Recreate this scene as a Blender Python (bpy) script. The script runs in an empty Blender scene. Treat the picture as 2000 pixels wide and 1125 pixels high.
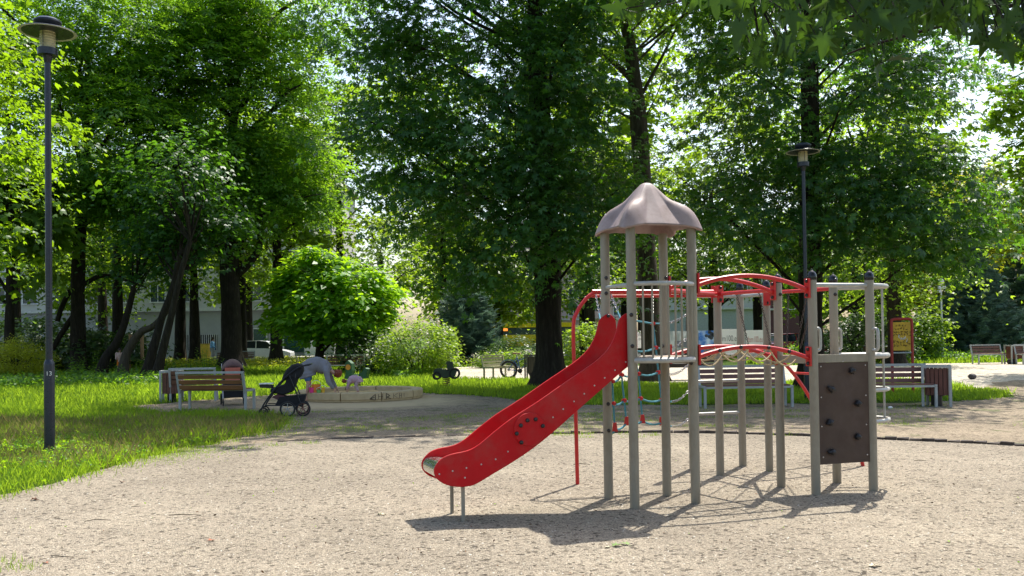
import bpy, bmesh, math, random
import numpy as np
from mathutils import Vector, Matrix
random.seed(7)
rng = np.random.default_rng(7)
S = bpy.context.scene
COL = S.collection
R = math.radians
# ---------------------------------------------------------------- camera, sky, sun, exposure
F, CH, SH = 1750.0, 1.6, 0.031
cd = bpy.data.cameras.new('camera')
cam = bpy.data.objects.new('camera', cd)
COL.objects.link(cam)
cd.sensor_width = 36.0
cd.lens = F / 2000 * 36
cd.shift_y = SH
cd.clip_start = 0.1
cd.clip_end = 1500
CM = Matrix.Rotation(R(91.0), 3, 'X') @ Matrix.Rotation(R(-0.8), 3, 'Z')
cam.matrix_world = Matrix.Translation((0, 0, CH)) @ CM.to_4x4()
S.camera = cam
SUN = Vector((0.28, 0.50, 1.0)).normalized()          # direction towards the sun
wd = bpy.data.worlds.new('World')
S.world = wd
wd.use_nodes = True
wn = wd.node_tree.nodes
bg = wn.get('Background') or wn.new('ShaderNodeBackground')
sky = wn.new('ShaderNodeTexSky')
sky.sky_type = 'NISHITA'
sky.sun_disc = False
sky.sun_elevation = math.asin(SUN.z)
sky.sun_rotation = math.atan2(SUN.x, SUN.y)
sky.air_density = 1.2
sky.dust_density = 2.5
sky.ozone_density = 1.0
wd.node_tree.links.new(sky.outputs[0], bg.inputs[0])
bg.inputs[1].default_value = 0.15
sl = bpy.data.lights.new('sun', 'SUN')
sl.energy = 4.7
sl.angle = R(0.55)
sl.color = (1.0, 0.95, 0.86)
so = bpy.data.objects.new('sun', sl)
COL.objects.link(so)
so.rotation_euler = (-SUN).to_track_quat('-Z', 'Y').to_euler()
so.location = (5, 10, 40)
S.view_settings.view_transform = 'Standard'
S.view_settings.look = 'None'
S.view_settings.exposure = 0.74
S.view_settings.gamma = 1.0
S.view_settings.use_curve_mapping = False
S.render.engine = 'CYCLES'
S.cycles.max_bounces = 8
S.cycles.transmission_bounces = 6
S.cycles.transparent_max_bounces = 6

# ---------------------------------------------------------------- measuring helpers
def ray(px, py):
    d = CM @ Vector(((px - 1000) / F, -(py - 562.5 - SH * 2000) / F, -1))
    return d
def G(px, py, z=0.0):
    d = ray(px, py)
    t = (z - CH) / d.z
    return Vector((d.x * t, d.y * t, z))
def V(px, py, p, dr):
    n = Vector((-dr[1], dr[0], 0))
    d = ray(px, py)
    t = (n.x * p[0] + n.y * p[1]) / n.dot(d)
    return Vector((d.x * t, d.y * t, CH + d.z * t))
def D(px, py, depth):
    d = ray(px, py)
    t = depth / d.y
    return Vector((d.x * t, depth, CH + d.z * t))
V3 = Vector

# ---------------------------------------------------------------- materials
def nt(name):
    m = bpy.data.materials.new(name)
    m.use_nodes = True
    n = m.node_tree.nodes
    b = n.get('Principled BSDF')
    return m, n, m.node_tree.links, b
def ramp(n, stops, interp='LINEAR'):
    r = n.new('ShaderNodeValToRGB')
    e = r.color_ramp.elements
    r.color_ramp.interpolation = interp
    while len(e) < len(stops):
        e.new(0.5)
    for i, (p, c) in enumerate(stops):
        e[i].position = p
        e[i].color = (c[0], c[1], c[2], 1) if not isinstance(c, (int, float)) else (c, c, c, 1)
    return r
def noise(n, l, scale, detail=4, rough=0.6, vec=None, stretch=None):
    t = n.new('ShaderNodeTexNoise')
    t.inputs['Scale'].default_value = scale
    t.inputs['Detail'].default_value = detail
    t.inputs['Roughness'].default_value = rough
    if vec is None:
        tc = n.new('ShaderNodeTexCoord')
        vec = tc.outputs['Object']
    if stretch:
        mp = n.new('ShaderNodeMapping')
        mp.inputs['Scale'].default_value = stretch
        l.new(vec, mp.inputs[0])
        vec = mp.outputs[0]
    l.new(vec, t.inputs['Vector'])
    return t
def mix(n, l, f, a, b, mode='MIX'):
    m = n.new('ShaderNodeMix')
    m.data_type = 'RGBA'
    m.blend_type = mode
    for s, x in ((0, f), (6, a), (7, b)):
        if hasattr(x, 'links'):
            l.new(x, m.inputs[s])
        elif isinstance(x, (int, float)):
            m.inputs[s].default_value = x
        else:
            m.inputs[s].default_value = (x[0], x[1], x[2], 1)
    return m.outputs[2]
def bump(n, l, b, h, strength=0.3, dist=0.01):
    bp = n.new('ShaderNodeBump')
    bp.inputs['Strength'].default_value = strength
    bp.inputs['Distance'].default_value = dist
    l.new(h, bp.inputs['Height'])
    l.new(bp.outputs[0], b.inputs['Normal'])
_mc = {}
def mat(name, col, rough=0.5, metal=0.0, var=0.15, vs=6.0, bmp=0.15, bs=60.0, bd=0.003, dirt=None, da=0.5, ds=3.0, stretch=None, coat=0.0, spec=0.5):
    if name in _mc:
        return _mc[name]
    m, n, l, b = nt(name)
    t = noise(n, l, vs, 5, 0.6, stretch=stretch)
    r = ramp(n, [(0.3, [c * (1 - var) for c in col]), (0.7, [min(1, c * (1 + var)) for c in col])])
    l.new(t.outputs[0], r.inputs[0])
    out = r.outputs[0]
    if dirt:
        t2 = noise(n, l, ds, 6, 0.7, stretch=stretch)
        r2 = ramp(n, [(0.45, 0.0), (0.7, da)])
        l.new(t2.outputs[0], r2.inputs[0])
        out = mix(n, l, r2.outputs[0], out, dirt)
    l.new(out, b.inputs['Base Color'])
    t3 = noise(n, l, vs * 2.3, 4, 0.6)
    rr = ramp(n, [(0.3, max(0.02, rough - 0.1)), (0.7, min(1, rough + 0.12))])
    l.new(t3.outputs[0], rr.inputs[0])
    l.new(rr.outputs[0], b.inputs['Roughness'])
    b.inputs['Metallic'].default_value = metal
    b.inputs['Coat Weight'].default_value = coat
    b.inputs['Specular IOR Level'].default_value = spec
    if bmp:
        t4 = noise(n, l, bs, 4, 0.6, stretch=stretch)
        bump(n, l, b, t4.outputs[0], bmp, bd)
    _mc[name] = m
    return m
def leafmat(name, dark, light, trans, tw=0.5, rough=0.45, spec=0.35):
    m, n, l, b = nt(name)
    a = n.new('ShaderNodeAttribute')
    a.attribute_name = 'v'
    r = ramp(n, [(0.0, dark), (0.75, light), (1.0, [min(1, light[0] * 1.5), light[1] * 1.25, light[2]])])
    l.new(a.outputs['Fac'], r.inputs[0])
    l.new(r.outputs[0], b.inputs['Base Color'])
    b.inputs['Roughness'].default_value = rough
    b.inputs['Specular IOR Level'].default_value = spec
    tr = n.new('ShaderNodeBsdfTranslucent')
    r2 = ramp(n, [(0.0, [c * 0.75 for c in trans]), (1.0, [min(1, c * 1.2) for c in trans])])
    l.new(a.outputs['Fac'], r2.inputs[0])
    l.new(r2.outputs[0], tr.inputs[0])
    ms = n.new('ShaderNodeMixShader')
    ms.inputs[0].default_value = tw
    l.new(b.outputs[0], ms.inputs[1])
    l.new(tr.outputs[0], ms.inputs[2])
    l.new(ms.outputs[0], n['Material Output'].inputs[0])
    return m

# ---------------------------------------------------------------- mesh helpers
class MB:
    def __init__(s):
        s.v, s.f, s.fm, s.m = [], [], [], 0
    def add(s, vs, fs, M=None):
        o = len(s.v)
        s.v += [(M @ V3(q)) if M else V3(q) for q in vs]
        s.f += [tuple(o + i for i in f) for f in fs]
        s.fm += [s.m] * len(fs)
        return s
    def box(s, c, sz, M=None, rz=0.0):
        x, y, z = sz[0] / 2, sz[1] / 2, sz[2] / 2
        T = Matrix.Translation(c) @ Matrix.Rotation(rz, 4, 'Z')
        if M:
            T = M @ T
        vs = [(-x, -y, -z), (x, -y, -z), (x, y, -z), (-x, y, -z), (-x, -y, z), (x, -y, z), (x, y, z), (-x, y, z)]
        return s.add(vs, [(0, 3, 2, 1), (4, 5, 6, 7), (0, 1, 5, 4), (1, 2, 6, 5), (2, 3, 7, 6), (3, 0, 4, 7)], T)
    def beam(s, p, q, w, h, up=(0, 0, 1)):
        p, q = V3(p), V3(q)
        d = q - p
        L = d.length
        x = d / L
        y = V3(up).cross(x)
        if y.length < 1e-4:
            y = V3((0, 1, 0)).cross(x)
        y.normalize()
        z = x.cross(y)
        M = Matrix((x, y, z)).transposed().to_4x4()
        M.translation = (p + q) / 2
        return s.box((0, 0, 0), (L, w, h), M)
    def tube(s, pts, r, n=8, closed=False, cap=True):
        pts = [V3(p) for p in pts]
        k = len(pts)
        rs = r if isinstance(r, (list, tuple)) else [r] * k
        vs, fs = [], []
        pn = None
        for i in range(k):
            if closed:
                t = pts[(i + 1) % k] - pts[i - 1]
            else:
                t = pts[min(i + 1, k - 1)] - pts[max(i - 1, 0)]
            if t.length < 1e-9:
                t = V3((0, 0, 1))
            t.normalize()
            if pn is None:
                a = V3((0, 0, 1)) if abs(t.z) < 0.9 else V3((1, 0, 0))
                pn = t.cross(a).normalized()
            else:
                pn = (pn - t * pn.dot(t))
                pn = pn.normalized() if pn.length > 1e-6 else t.orthogonal().normalized()
            b = t.cross(pn)
            for j in range(n):
                a = 2 * math.pi * j / n
                vs.append(pts[i] + (pn * math.cos(a) + b * math.sin(a)) * rs[i])
        for i in range(k if closed else k - 1):
            i2 = (i + 1) % k
            for j in range(n):
                j2 = (j + 1) % n
                fs.append((i * n + j, i * n + j2, i2 * n + j2, i2 * n + j))
        if cap and not closed:
            fs.append(tuple(range(n))[::-1])
            fs.append(tuple((k - 1) * n + j for j in range(n)))
        return s.add(vs, fs)
    def lathe(s, prof, n=16, M=None):
        vs, fs = [], []
        for r, z in prof:
            for j in range(n):
                a = 2 * math.pi * j / n
                vs.append((r * math.cos(a), r * math.sin(a), z))
        for i in range(len(prof) - 1):
            for j in range(n):
                j2 = (j + 1) % n
                fs.append((i * n + j, i * n + j2, (i + 1) * n + j2, (i + 1) * n + j))
        fs.append(tuple(range(n))[::-1])
        fs.append(tuple((len(prof) - 1) * n + j for j in range(n)))
        return s.add(vs, fs, M)
    def ball(s, c, r, n=10, M=None):
        if isinstance(r, (int, float)):
            r = (r, r, r)
        k = max(4, n // 2 + 1)
        vs, fs = [(c[0], c[1], c[2] - r[2])], []
        for i in range(1, k):
            a = -math.pi / 2 + math.pi * i / k
            for j in range(n):
                b = 2 * math.pi * j / n
                vs.append((c[0] + r[0] * math.cos(a) * math.cos(b), c[1] + r[1] * math.cos(a) * math.sin(b), c[2] + r[2] * math.sin(a)))
        vs.append((c[0], c[1], c[2] + r[2]))
        for j in range(n):
            fs.append((0, 1 + (j + 1) % n, 1 + j))
            e = 1 + (k - 2) * n
            fs.append((e + j, e + (j + 1) % n, len(vs) - 1))
        for i in range(k - 2):
            for j in range(n):
                a, b = 1 + i * n + j, 1 + i * n + (j + 1) % n
                fs.append((a, b, b + n, a + n))
        return s.add(vs, fs, M)
    def prism(s, poly, t, M=None):            # polygon in local XZ, thickness t along local Y
        k = len(poly)
        vs = [(x, -t / 2, z) for x, z in poly] + [(x, t / 2, z) for x, z in poly]
        fs = [tuple(range(k)), tuple(range(2 * k - 1, k - 1, -1))]
        fs += [(i, i + k, (i + 1) % k + k, (i + 1) % k) for i in range(k)]
        return s.add(vs, fs, M)
    def slab(s, poly, z, t):                  # polygon in XY, top at z, thickness t
        k = len(poly)
        vs = [(p[0], p[1], z) for p in poly] + [(p[0], p[1], z - t) for p in poly]
        fs = [tuple(range(k)), tuple(range(2 * k - 1, k - 1, -1))]
        fs += [(i + k, (i + 1) % k + k, (i + 1) % k, i) for i in range(k)]
        return s.add(vs, fs)
    def mesh(s, name, mats, off=None, smooth=True, ang=35):
        me = bpy.data.meshes.new(name)
        vs = [v - off for v in s.v] if off is not None else s.v
        me.from_pydata([tuple(v) for v in vs], [], s.f)
        for m in (mats if isinstance(mats, (list, tuple)) else [mats]):
            me.materials.append(m)
        me.polygons.foreach_set('material_index', s.fm)
        bm = bmesh.new()
        bm.from_mesh(me)
        bmesh.ops.recalc_face_normals(bm, faces=bm.faces)
        bm.to_mesh(me)
        bm.free()
        if smooth:
            me.polygons.foreach_set('use_smooth', [True] * len(me.polygons))
            me.set_sharp_from_angle(angle=R(ang))
        me.update()
        return me
    def build(s, name, mats, parent=None, off=None, smooth=True, ang=35):
        return link(name, s.mesh(name, mats, off, smooth, ang), parent)
def link(name, me, parent=None, loc=None, rz=None):
    o = bpy.data.objects.new(name, me)
    COL.objects.link(o)
    if parent is not None:
        o.parent = parent
    if loc is not None:
        o.location = loc
    if rz is not None:
        o.rotation_euler = (0, 0, rz)
    return o
def tag(o, label=None, cat=None, group=None, kind=None):
    if label: o['label'] = label
    if cat: o['category'] = cat
    if group: o['group'] = group
    if kind: o['kind'] = kind
    return o
def thing(name, label, cat, loc=(0, 0, 0), rz=0.0, group=None):
    o = bpy.data.objects.new(name, None)
    COL.objects.link(o)
    o.location = loc
    o.rotation_euler = (0, 0, rz)
    o.empty_display_size = 0.2
    return tag(o, label, cat, group)
def copy_tree(o, parent=None):
    c = o.copy()
    COL.objects.link(c)
    if parent is not None:
        c.parent = parent
    for ch in [x for x in COL.objects if x.parent == o]:
        copy_tree(ch, c)
    return c
def arc(p, q, nrm, dep, k=12, pw=0.6):
    p, q, nrm = V3(p), V3(q), V3(nrm)
    return [p + (q - p) * (i / k) + nrm * dep * (math.sin(math.pi * i / k) ** pw if 0 < i < k else 0) for i in range(k + 1)]
def smoothpts(pts, k=6, closed=False):
    out = []
    n = len(pts)
    P = [V3(p) if len(p) == 3 else V3((p[0], p[1], 0)) for p in pts]
    for i in range(n if closed else n - 1):
        p0 = P[(i - 1) % n] if closed or i > 0 else P[0]
        p1, p2 = P[i], P[(i + 1) % n]
        p3 = P[(i + 2) % n] if closed or i + 2 < n else P[-1]
        for j in range(k):
            t = j / k
            out.append(0.5 * ((2 * p1) + (p2 - p0) * t + (2 * p0 - 5 * p1 + 4 * p2 - p3) * t * t + (3 * p1 - p0 - 3 * p2 + p3) * t ** 3))
    if not closed:
        out.append(P[-1])
    return out
def fast_mesh(name, verts, faces_k, nf, mats, v=None, smooth=False):
    # verts (N,3), faces are consecutive groups given by faces_k array (nf,k)
    k = faces_k.shape[1]
    me = bpy.data.meshes.new(name)
    me.vertices.add(len(verts))
    me.vertices.foreach_set('co', verts.astype(np.float32).ravel())
    me.loops.add(nf * k)
    me.loops.foreach_set('vertex_index', faces_k.astype(np.int32).ravel())
    me.polygons.add(nf)
    me.polygons.foreach_set('loop_start', np.arange(0, nf * k, k, dtype=np.int32))
    me.update(calc_edges=True)
    for m in (mats if isinstance(mats, (list, tuple)) else [mats]):
        me.materials.append(m)
    if v is not None:
        a = me.attributes.new('v', 'FLOAT', 'FACE')
        a.data.foreach_set('value', v.astype(np.float32))
    if smooth:
        me.polygons.foreach_set('use_smooth', [True] * nf)
    me.update()
    return me
def inpoly(P, poly):
    x, y = P[:, 0], P[:, 1]
    c = np.zeros(len(P), bool)
    n = len(poly)
    j = n - 1
    for i in range(n):
        xi, yi, xj, yj = poly[i][0], poly[i][1], poly[j][0], poly[j][1]
        if yi != yj:
            c ^= ((yi > y) != (yj > y)) & (x < (xj - xi) * (y - yi) / (yj - yi) + xi)
        j = i
    return c

# shared materials
M_post = mat('weathered_beige_post', (0.295, 0.265, 0.205), 0.62, 0, 0.12, 5, 0.15, 90, dirt=(0.135, 0.095, 0.055), da=0.85, ds=2.4, stretch=(1, 1, 0.35))
M_red = mat('red_powder_coat', (0.55, 0.012, 0.014), 0.38, 0, 0.10, 5, 0.04, 60, coat=0.15, dirt=(0.3, 0.03, 0.02), da=0.3)
M_redp = mat('red_slide_plastic', (0.50, 0.0035, 0.008), 0.5, 0, 0.08, 3, 0.06, 120, dirt=(0.36, 0.05, 0.042), da=0.6, ds=4.5, spec=0.25)
M_galv = mat('worn_galvanised_tube', (0.42, 0.42, 0.40), 0.45, 0.25, 0.15, 14, 0.08, 80, dirt=(0.3, 0.27, 0.22), da=0.5, ds=8)
M_bolt = mat('black_bolt_cap', (0.02, 0.014, 0.014), 0.25, 0, 0.2)
M_cap = mat('glossy_black_cap', (0.012, 0.012, 0.018), 0.16, 0, 0.1, bmp=0)
M_screw = mat('pale_screw', (0.5, 0.45, 0.42), 0.4, 0.4)
M_steel = mat('stainless_steel', (0.62, 0.62, 0.60), 0.22, 1.0, 0.06, 30, 0.02)
M_brown = mat('brown_laminate_panel', (0.060, 0.034, 0.024), 0.6, 0, 0.12, 3, 0.1, 200, dirt=(0.10, 0.07, 0.06), da=0.35, ds=5)
M_hold = mat('black_climbing_hold', (0.018, 0.016, 0.018), 0.4, 0, 0.3, 30, 0.4, 80)
M_roof = mat('faded_mauve_roof_plastic', (0.315, 0.238, 0.228), 0.6, 0, 0.12, 3, 0.08, 160, dirt=(0.17, 0.115, 0.10), da=0.7, ds=4.5)
M_deck = mat('platform_board', (0.36, 0.29, 0.22), 0.7, 0, 0.2, 20, 0.3, 120)
M_rope = mat('beige_rope', (0.42, 0.34, 0.20), 0.9, 0, 0.2, 60, 0.5, 200)
M_blue = mat('teal_rope', (0.07, 0.25, 0.31), 0.8, 0, 0.2, 60, 0.5, 200)
M_chain = mat('galvanised_chain', (0.42, 0.40, 0.40), 0.35, 0.7, 0.25, 60)
M_chaind = mat('dark_chain', (0.07, 0.055, 0.055), 0.45, 0.4, 0.3, 60)
M_lampblk = mat('dark_lamp_paint', (0.022, 0.026, 0.038), 0.32, 0.2, 0.15, 8, 0.08, 60)
M_benchm = mat('grey_bench_metal', (0.36, 0.38, 0.37), 0.5, 0.15, 0.10, 10)
M_slat = mat('brown_bench_slat', (0.15, 0.07, 0.042), 0.55, 0, 0.30, 12, 0.2, 60, stretch=(0.2, 1, 1))
M_slatr = mat('reddish_slat', (0.115, 0.038, 0.026), 0.55, 0, 0.30, 12, 0.2, 60, stretch=(1, 1, 0.2))
M_white = mat('white_paint', (0.75, 0.75, 0.72), 0.5, 0, 0.05)
M_black = mat('black_fabric', (0.012, 0.012, 0.014), 0.85, 0, 0.2, 20, 0.3, 200)
M_blackm = mat('black_metal', (0.02, 0.02, 0.022), 0.35, 0.3, 0.1)
M_tyre = mat('rubber', (0.02, 0.02, 0.02), 0.8, 0, 0.2)

# ================================================================ SETTING
def polysheet(name, poly, z, m, kind='structure', jitter=0.06, k=8, closed=True):
    pts = smoothpts(poly, k, True)
    bm = bmesh.new()
    vs = []
    for i, p in enumerate(pts):
        j = jitter * (min(1.0, 0.25 + p.y / 14) if p.y > 0 else 1)
        vs.append(bm.verts.new((p.x + random.uniform(-j, j), p.y + random.uniform(-j, j), z)))
    f = bm.faces.new(vs)
    bm.normal_update()
    if f.normal.z < 0:
        f.normal_flip()
    bmesh.ops.triangulate(bm, faces=[f])
    me = bpy.data.meshes.new(name)
    bm.to_mesh(me)
    bm.free()
    me.materials.append(m)
    o = link(name, me)
    tag(o, kind=kind)
    return [(p.x, p.y) for p in pts]

def gravel_mat(name, base, dark, scale, grass=0.0, bstr=0.8, sand=None, pale=None):
    m, n, l, b = nt(name)
    tc = n.new('ShaderNodeTexCoord')
    co = tc.outputs['Object']
    vo = n.new('ShaderNodeTexVoronoi')
    vo.inputs['Scale'].default_value = scale
    l.new(co, vo.inputs['Vector'])
    r = ramp(n, [(0.0, [c * 0.62 for c in base]), (0.35, base), (0.8, [min(1, c * 1.25) for c in base]), (1.0, pale or [min(1, c * 1.5) for c in base])])
    sp = n.new('ShaderNodeSeparateColor')
    l.new(vo.outputs['Color'], sp.inputs[0])
    l.new(sp.outputs[0], r.inputs[0])
    vo2 = n.new('ShaderNodeTexVoronoi')
    vo2.inputs['Scale'].default_value = scale * 0.37
    l.new(co, vo2.inputs['Vector'])
    sp2 = n.new('ShaderNodeSeparateColor')
    l.new(vo2.outputs['Color'], sp2.inputs[0])
    rd = ramp(n, [(0.0, 0.85), (0.18, 0.0)])
    l.new(sp2.outputs[1], rd.inputs[0])
    o = mix(n, l, rd.outputs[0], r.outputs[0], dark)
    # broad tone patches
    t = noise(n, l, 0.45, 6, 0.65, vec=co)
    rt = ramp(n, [(0.35, (0.78, 0.76, 0.74)), (0.65, (1.08, 1.06, 1.03))])
    l.new(t.outputs[0], rt.inputs[0])
    o = mix(n, l, 1.0, o, rt.outputs[0], 'MULTIPLY')
    t1 = noise(n, l, 9, 5, 0.75, vec=co)
    rt1 = ramp(n, [(0.35, (0.72, 0.69, 0.66)), (0.55, (1.0, 1.0, 1.0))])
    l.new(t1.outputs[0], rt1.inputs[0])
    t5 = noise(n, l, 66, 3, 0.85, vec=co)
    rt5 = ramp(n, [(0.33, (0.36, 0.33, 0.30)), (0.47, (0.85, 0.84, 0.82)), (0.6, (1.1, 1.1, 1.1)), (0.72, (1.45, 1.43, 1.38))])
    l.new(t5.outputs[0], rt5.inputs[0])
    o = mix(n, l, 0.85, o, rt5.outputs[0], 'MULTIPLY')
    o = mix(n, l, 0.45, o, rt1.outputs[0], 'MULTIPLY')
    if grass:
        tg = noise(n, l, 1.1, 8, 0.75, vec=co)
        rg = ramp(n, [(0.60 - grass * 0.12, 0.0), (0.66 - grass * 0.1, 0.75)])
        l.new(tg.outputs[0], rg.inputs[0])
        o = mix(n, l, rg.outputs[0], o, (0.075, 0.10, 0.03))
    if sand:
        (sx, sy, sr), sc = sand
        vm = n.new('ShaderNodeVectorMath')
        vm.operation = 'DISTANCE'
        l.new(co, vm.inputs[0])
        vm.inputs[1].default_value = (sx, sy, 0)
        ts = noise(n, l, 1.6, 5, 0.7, vec=co)
        ad = n.new('ShaderNodeMath')
        ad.operation = 'MULTIPLY_ADD'
        l.new(ts.outputs[0], ad.inputs[0])
        ad.inputs[1].default_value = 2.4
        l.new(vm.outputs['Value'], ad.inputs[2])
        rs = ramp(n, [(0.5, 0.95), (0.68, 0.0)])
        dv = n.new('ShaderNodeMath')
        dv.operation = 'DIVIDE'
        l.new(ad.outputs[0], dv.inputs[0])
        dv.inputs[1].default_value = sr * 2
        l.new(dv.outputs[0], rs.inputs[0])
        o = mix(n, l, rs.outputs[0], o, sc)
    l.new(o, b.inputs['Base Color'])
    b.inputs['Roughness'].default_value = 0.9
    b.inputs['Specular IOR Level'].default_value = 0.2
    ms = n.new('ShaderNodeMath')
    ms.operation = 'MULTIPLY_ADD'
    l.new(vo.outputs['Distance'], ms.inputs[0])
    ms.inputs[1].default_value = -0.8
    l.new(t1.outputs[0], ms.inputs[2])
    bump(n, l, b, ms.outputs[0], bstr, 0.02)
    tb_ = noise(n, l, 1.7, 4, 0.55, vec=co)
    b2 = n.new('ShaderNodeBump'); b2.inputs['Strength'].default_value = 0.7; b2.inputs['Distance'].default_value = 0.10
    l.new(tb_.outputs[0], b2.inputs['Height'])
    l.new(b2.outputs[0], b.inputs['Normal'].links[0].from_node.inputs['Normal'])
    return m

# lawn / earth under everything
def earth():
    m, n, l, b = nt('lawn_soil')
    t = noise(n, l, 0.9, 8, 0.7)
    r = ramp(n, [(0.3, (0.045, 0.085, 0.015)), (0.5, (0.075, 0.13, 0.022)), (0.7, (0.12, 0.17, 0.035))])
    l.new(t.outputs[0], r.inputs[0])
    t2 = noise(n, l, 30, 6, 0.8)
    r2 = ramp(n, [(0.3, (0.45, 0.45, 0.4)), (0.7, (1.2, 1.2, 1.1))])
    l.new(t2.outputs[0], r2.inputs[0])
    o = mix(n, l, 1.0, r.outputs[0], r2.outputs[0], 'MULTIPLY')
    l.new(o, b.inputs['Base Color'])
    b.inputs['Roughness'].default_value = 0.95
    b.inputs['Specular IOR Level'].default_value = 0.1
    bump(n, l, b, t2.outputs[0], 1.0, 0.06)
    return m
bm = bmesh.new()
bmesh.ops.create_grid(bm, x_segments=60, y_segments=60, size=450)
me = bpy.data.meshes.new('ground')
bm.to_mesh(me); bm.free()
me.materials.append(earth())
tag(link('ground', me, loc=(0, 200, 0)), kind='structure')

SBX = G(720, 772)          # sandbox centre, refined below
SBX = V3((SBX.x, 23.55, 0))
play_poly = [(-4.85, 12.6), (-3.5, 13.9), (-1.5, 14.3), (0.82, 14.4), (2.4, 14.35), (3.96, 13.86), (5.5, 13.0), (6.9, 12.1), (9.2, 10.0), (11, 7), (12, 2), (9, -6), (0, -9), (-7, -6), (-8.6, 0), (-7.2, 4.5), (-5.9, 7.6), (-5.25, 9.8), (-5.1, 11.4)]
M_grav = gravel_mat('fine_gravel', (0.345, 0.303, 0.240), (0.045, 0.036, 0.028), 85)
M_path = gravel_mat('grey_gravel_path', (0.28, 0.232, 0.170), (0.09, 0.07, 0.05), 55, grass=0.45, bstr=0.5, sand=((SBX.x + 0.3, SBX.y - 1.2, 3.1), (0.54, 0.42, 0.25)))
M_plaza = gravel_mat('pale_compacted_gravel', (0.50, 0.46, 0.39), (0.25, 0.22, 0.18), 26, grass=0.12, bstr=0.3)
path_poly = [(-4.9, 12.4), (-4.6, 14.0), (-4.2, 15.6), (-4.5, 17.6), (-5.6, 19.4), (-8.2, 20.2), (-9.2, 21.5), (-8.0, 23.8), (-6.4, 25.6), (-4.4, 25.7), (-2.0, 24.9), (-0.2, 22.8), (1.2, 20.6), (4, 19.9), (8, 19.6), (10.8, 20.3), (12.2, 22.2), (13.3, 25.2), (15.6, 27.5), (22, 26), (26, 20), (20, 12), (12, 9.5), (9, 9.0), (6.5, 11.3), (2.4, 13.4), (-1.5, 13.4)]
plaza_poly = [(-1.5, 33.2), (1.5, 30.6), (5, 28.6), (9, 28.2), (12.2, 28.4), (12.6, 25.5), (12.6, 23.6), (15.8, 23.8), (17.0, 26.6), (24, 25.5), (48, 24), (60, 44), (24, 42.2), (14, 42.4), (6, 44.5), (1, 46.5), (-2.6, 46.5), (-4.0, 42.0), (-2.8, 36)]
gp = polysheet('gravel_area', play_poly, 0.012, M_grav)
pp = polysheet('gravel_path', path_poly, 0.008, M_path, jitter=0.25)
zp = polysheet('plaza', plaza_poly, 0.004, M_plaza, jitter=0.3)
island = [(14.2, 23.2), (15.2, 25.4), (18, 26.6), (24, 26.4), (30, 24), (24, 20.5), (17.6, 21.6)]
isl = polysheet('grass_verge', island, 0.016, me.materials[0])
# street far left
M_asph = mat('asphalt', (0.06, 0.06, 0.062), 0.85, 0, 0.2, 4, 0.3, 60)
mb = MB(); mb.box((-10, 66, 0.006), (160, 10, 0.012)); tag(mb.build('road', M_asph), kind='structure')
mb = MB(); mb.box((-10, 73.5, 0.06), (160, 5, 0.12)); tag(mb.build('pavement', mat('paving', (0.33, 0.31, 0.29), 0.8)), kind='structure')

# kerb of small dark setts round the far edge of the play gravel
def kerb():
    root = thing('stone_kerb', 'low edging of small dark stone setts curving round the far side of the play gravel', 'kerb', (0, 0, 0))
    M_sett = mat('dark_sett', (0.045, 0.033, 0.027), 0.9, 0, 0.4, 7, 0.6, 40, 0.01, dirt=(0.12, 0.10, 0.08), da=0.5, ds=5)
    line = [p for p in gp if p[1] > 8.5 and p[0] > -3.9]
    P = [V3((p[0], p[1], 0)) for p in line]
    # resample
    acc, out = 0.0, []
    for i in range(len(P) - 1):
        a, b = P[i], P[i + 1]
        L = (b - a).length
        if L > 3: continue
        s = 0.0
        while acc + (L - s) >= 0.165:
            s += 0.165 - acc
            acc = 0.0
            q = a + (b - a) * (s / L)
            out.append((q, math.atan2(b.y - a.y, b.x - a.x)))
        acc += L - s
    bases = []
    for k in range(4):
        m2 = MB()
        vs = []
        for x in (-1, 1):
            for y in (-1, 1):
                for z in (0, 1):
                    s = 1.0 if z == 0 else 0.93
                    vs.append((x * 0.082 * s + random.uniform(-.006, .006), y * 0.05 * s + random.uniform(-.006, .006), -0.04 if z == 0 else 0.045 + random.uniform(-.010, .008)))
        m2.add(vs, [(0, 1, 3, 2), (4, 6, 7, 5), (0, 4, 5, 1), (2, 3, 7, 6), (1, 5, 7, 3), (0, 2, 6, 4)])
        bases.append(m2.mesh('sett', M_sett, smooth=False))
    for q, a in out[:290]:
        o = link('sett', random.choice(bases), root, (q.x, q.y + 0.02, random.uniform(-0.012, 0.008) - (0.022 if q.x < 0.6 else 0.0)), a + random.uniform(-.07, .07))
kerb()

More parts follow.
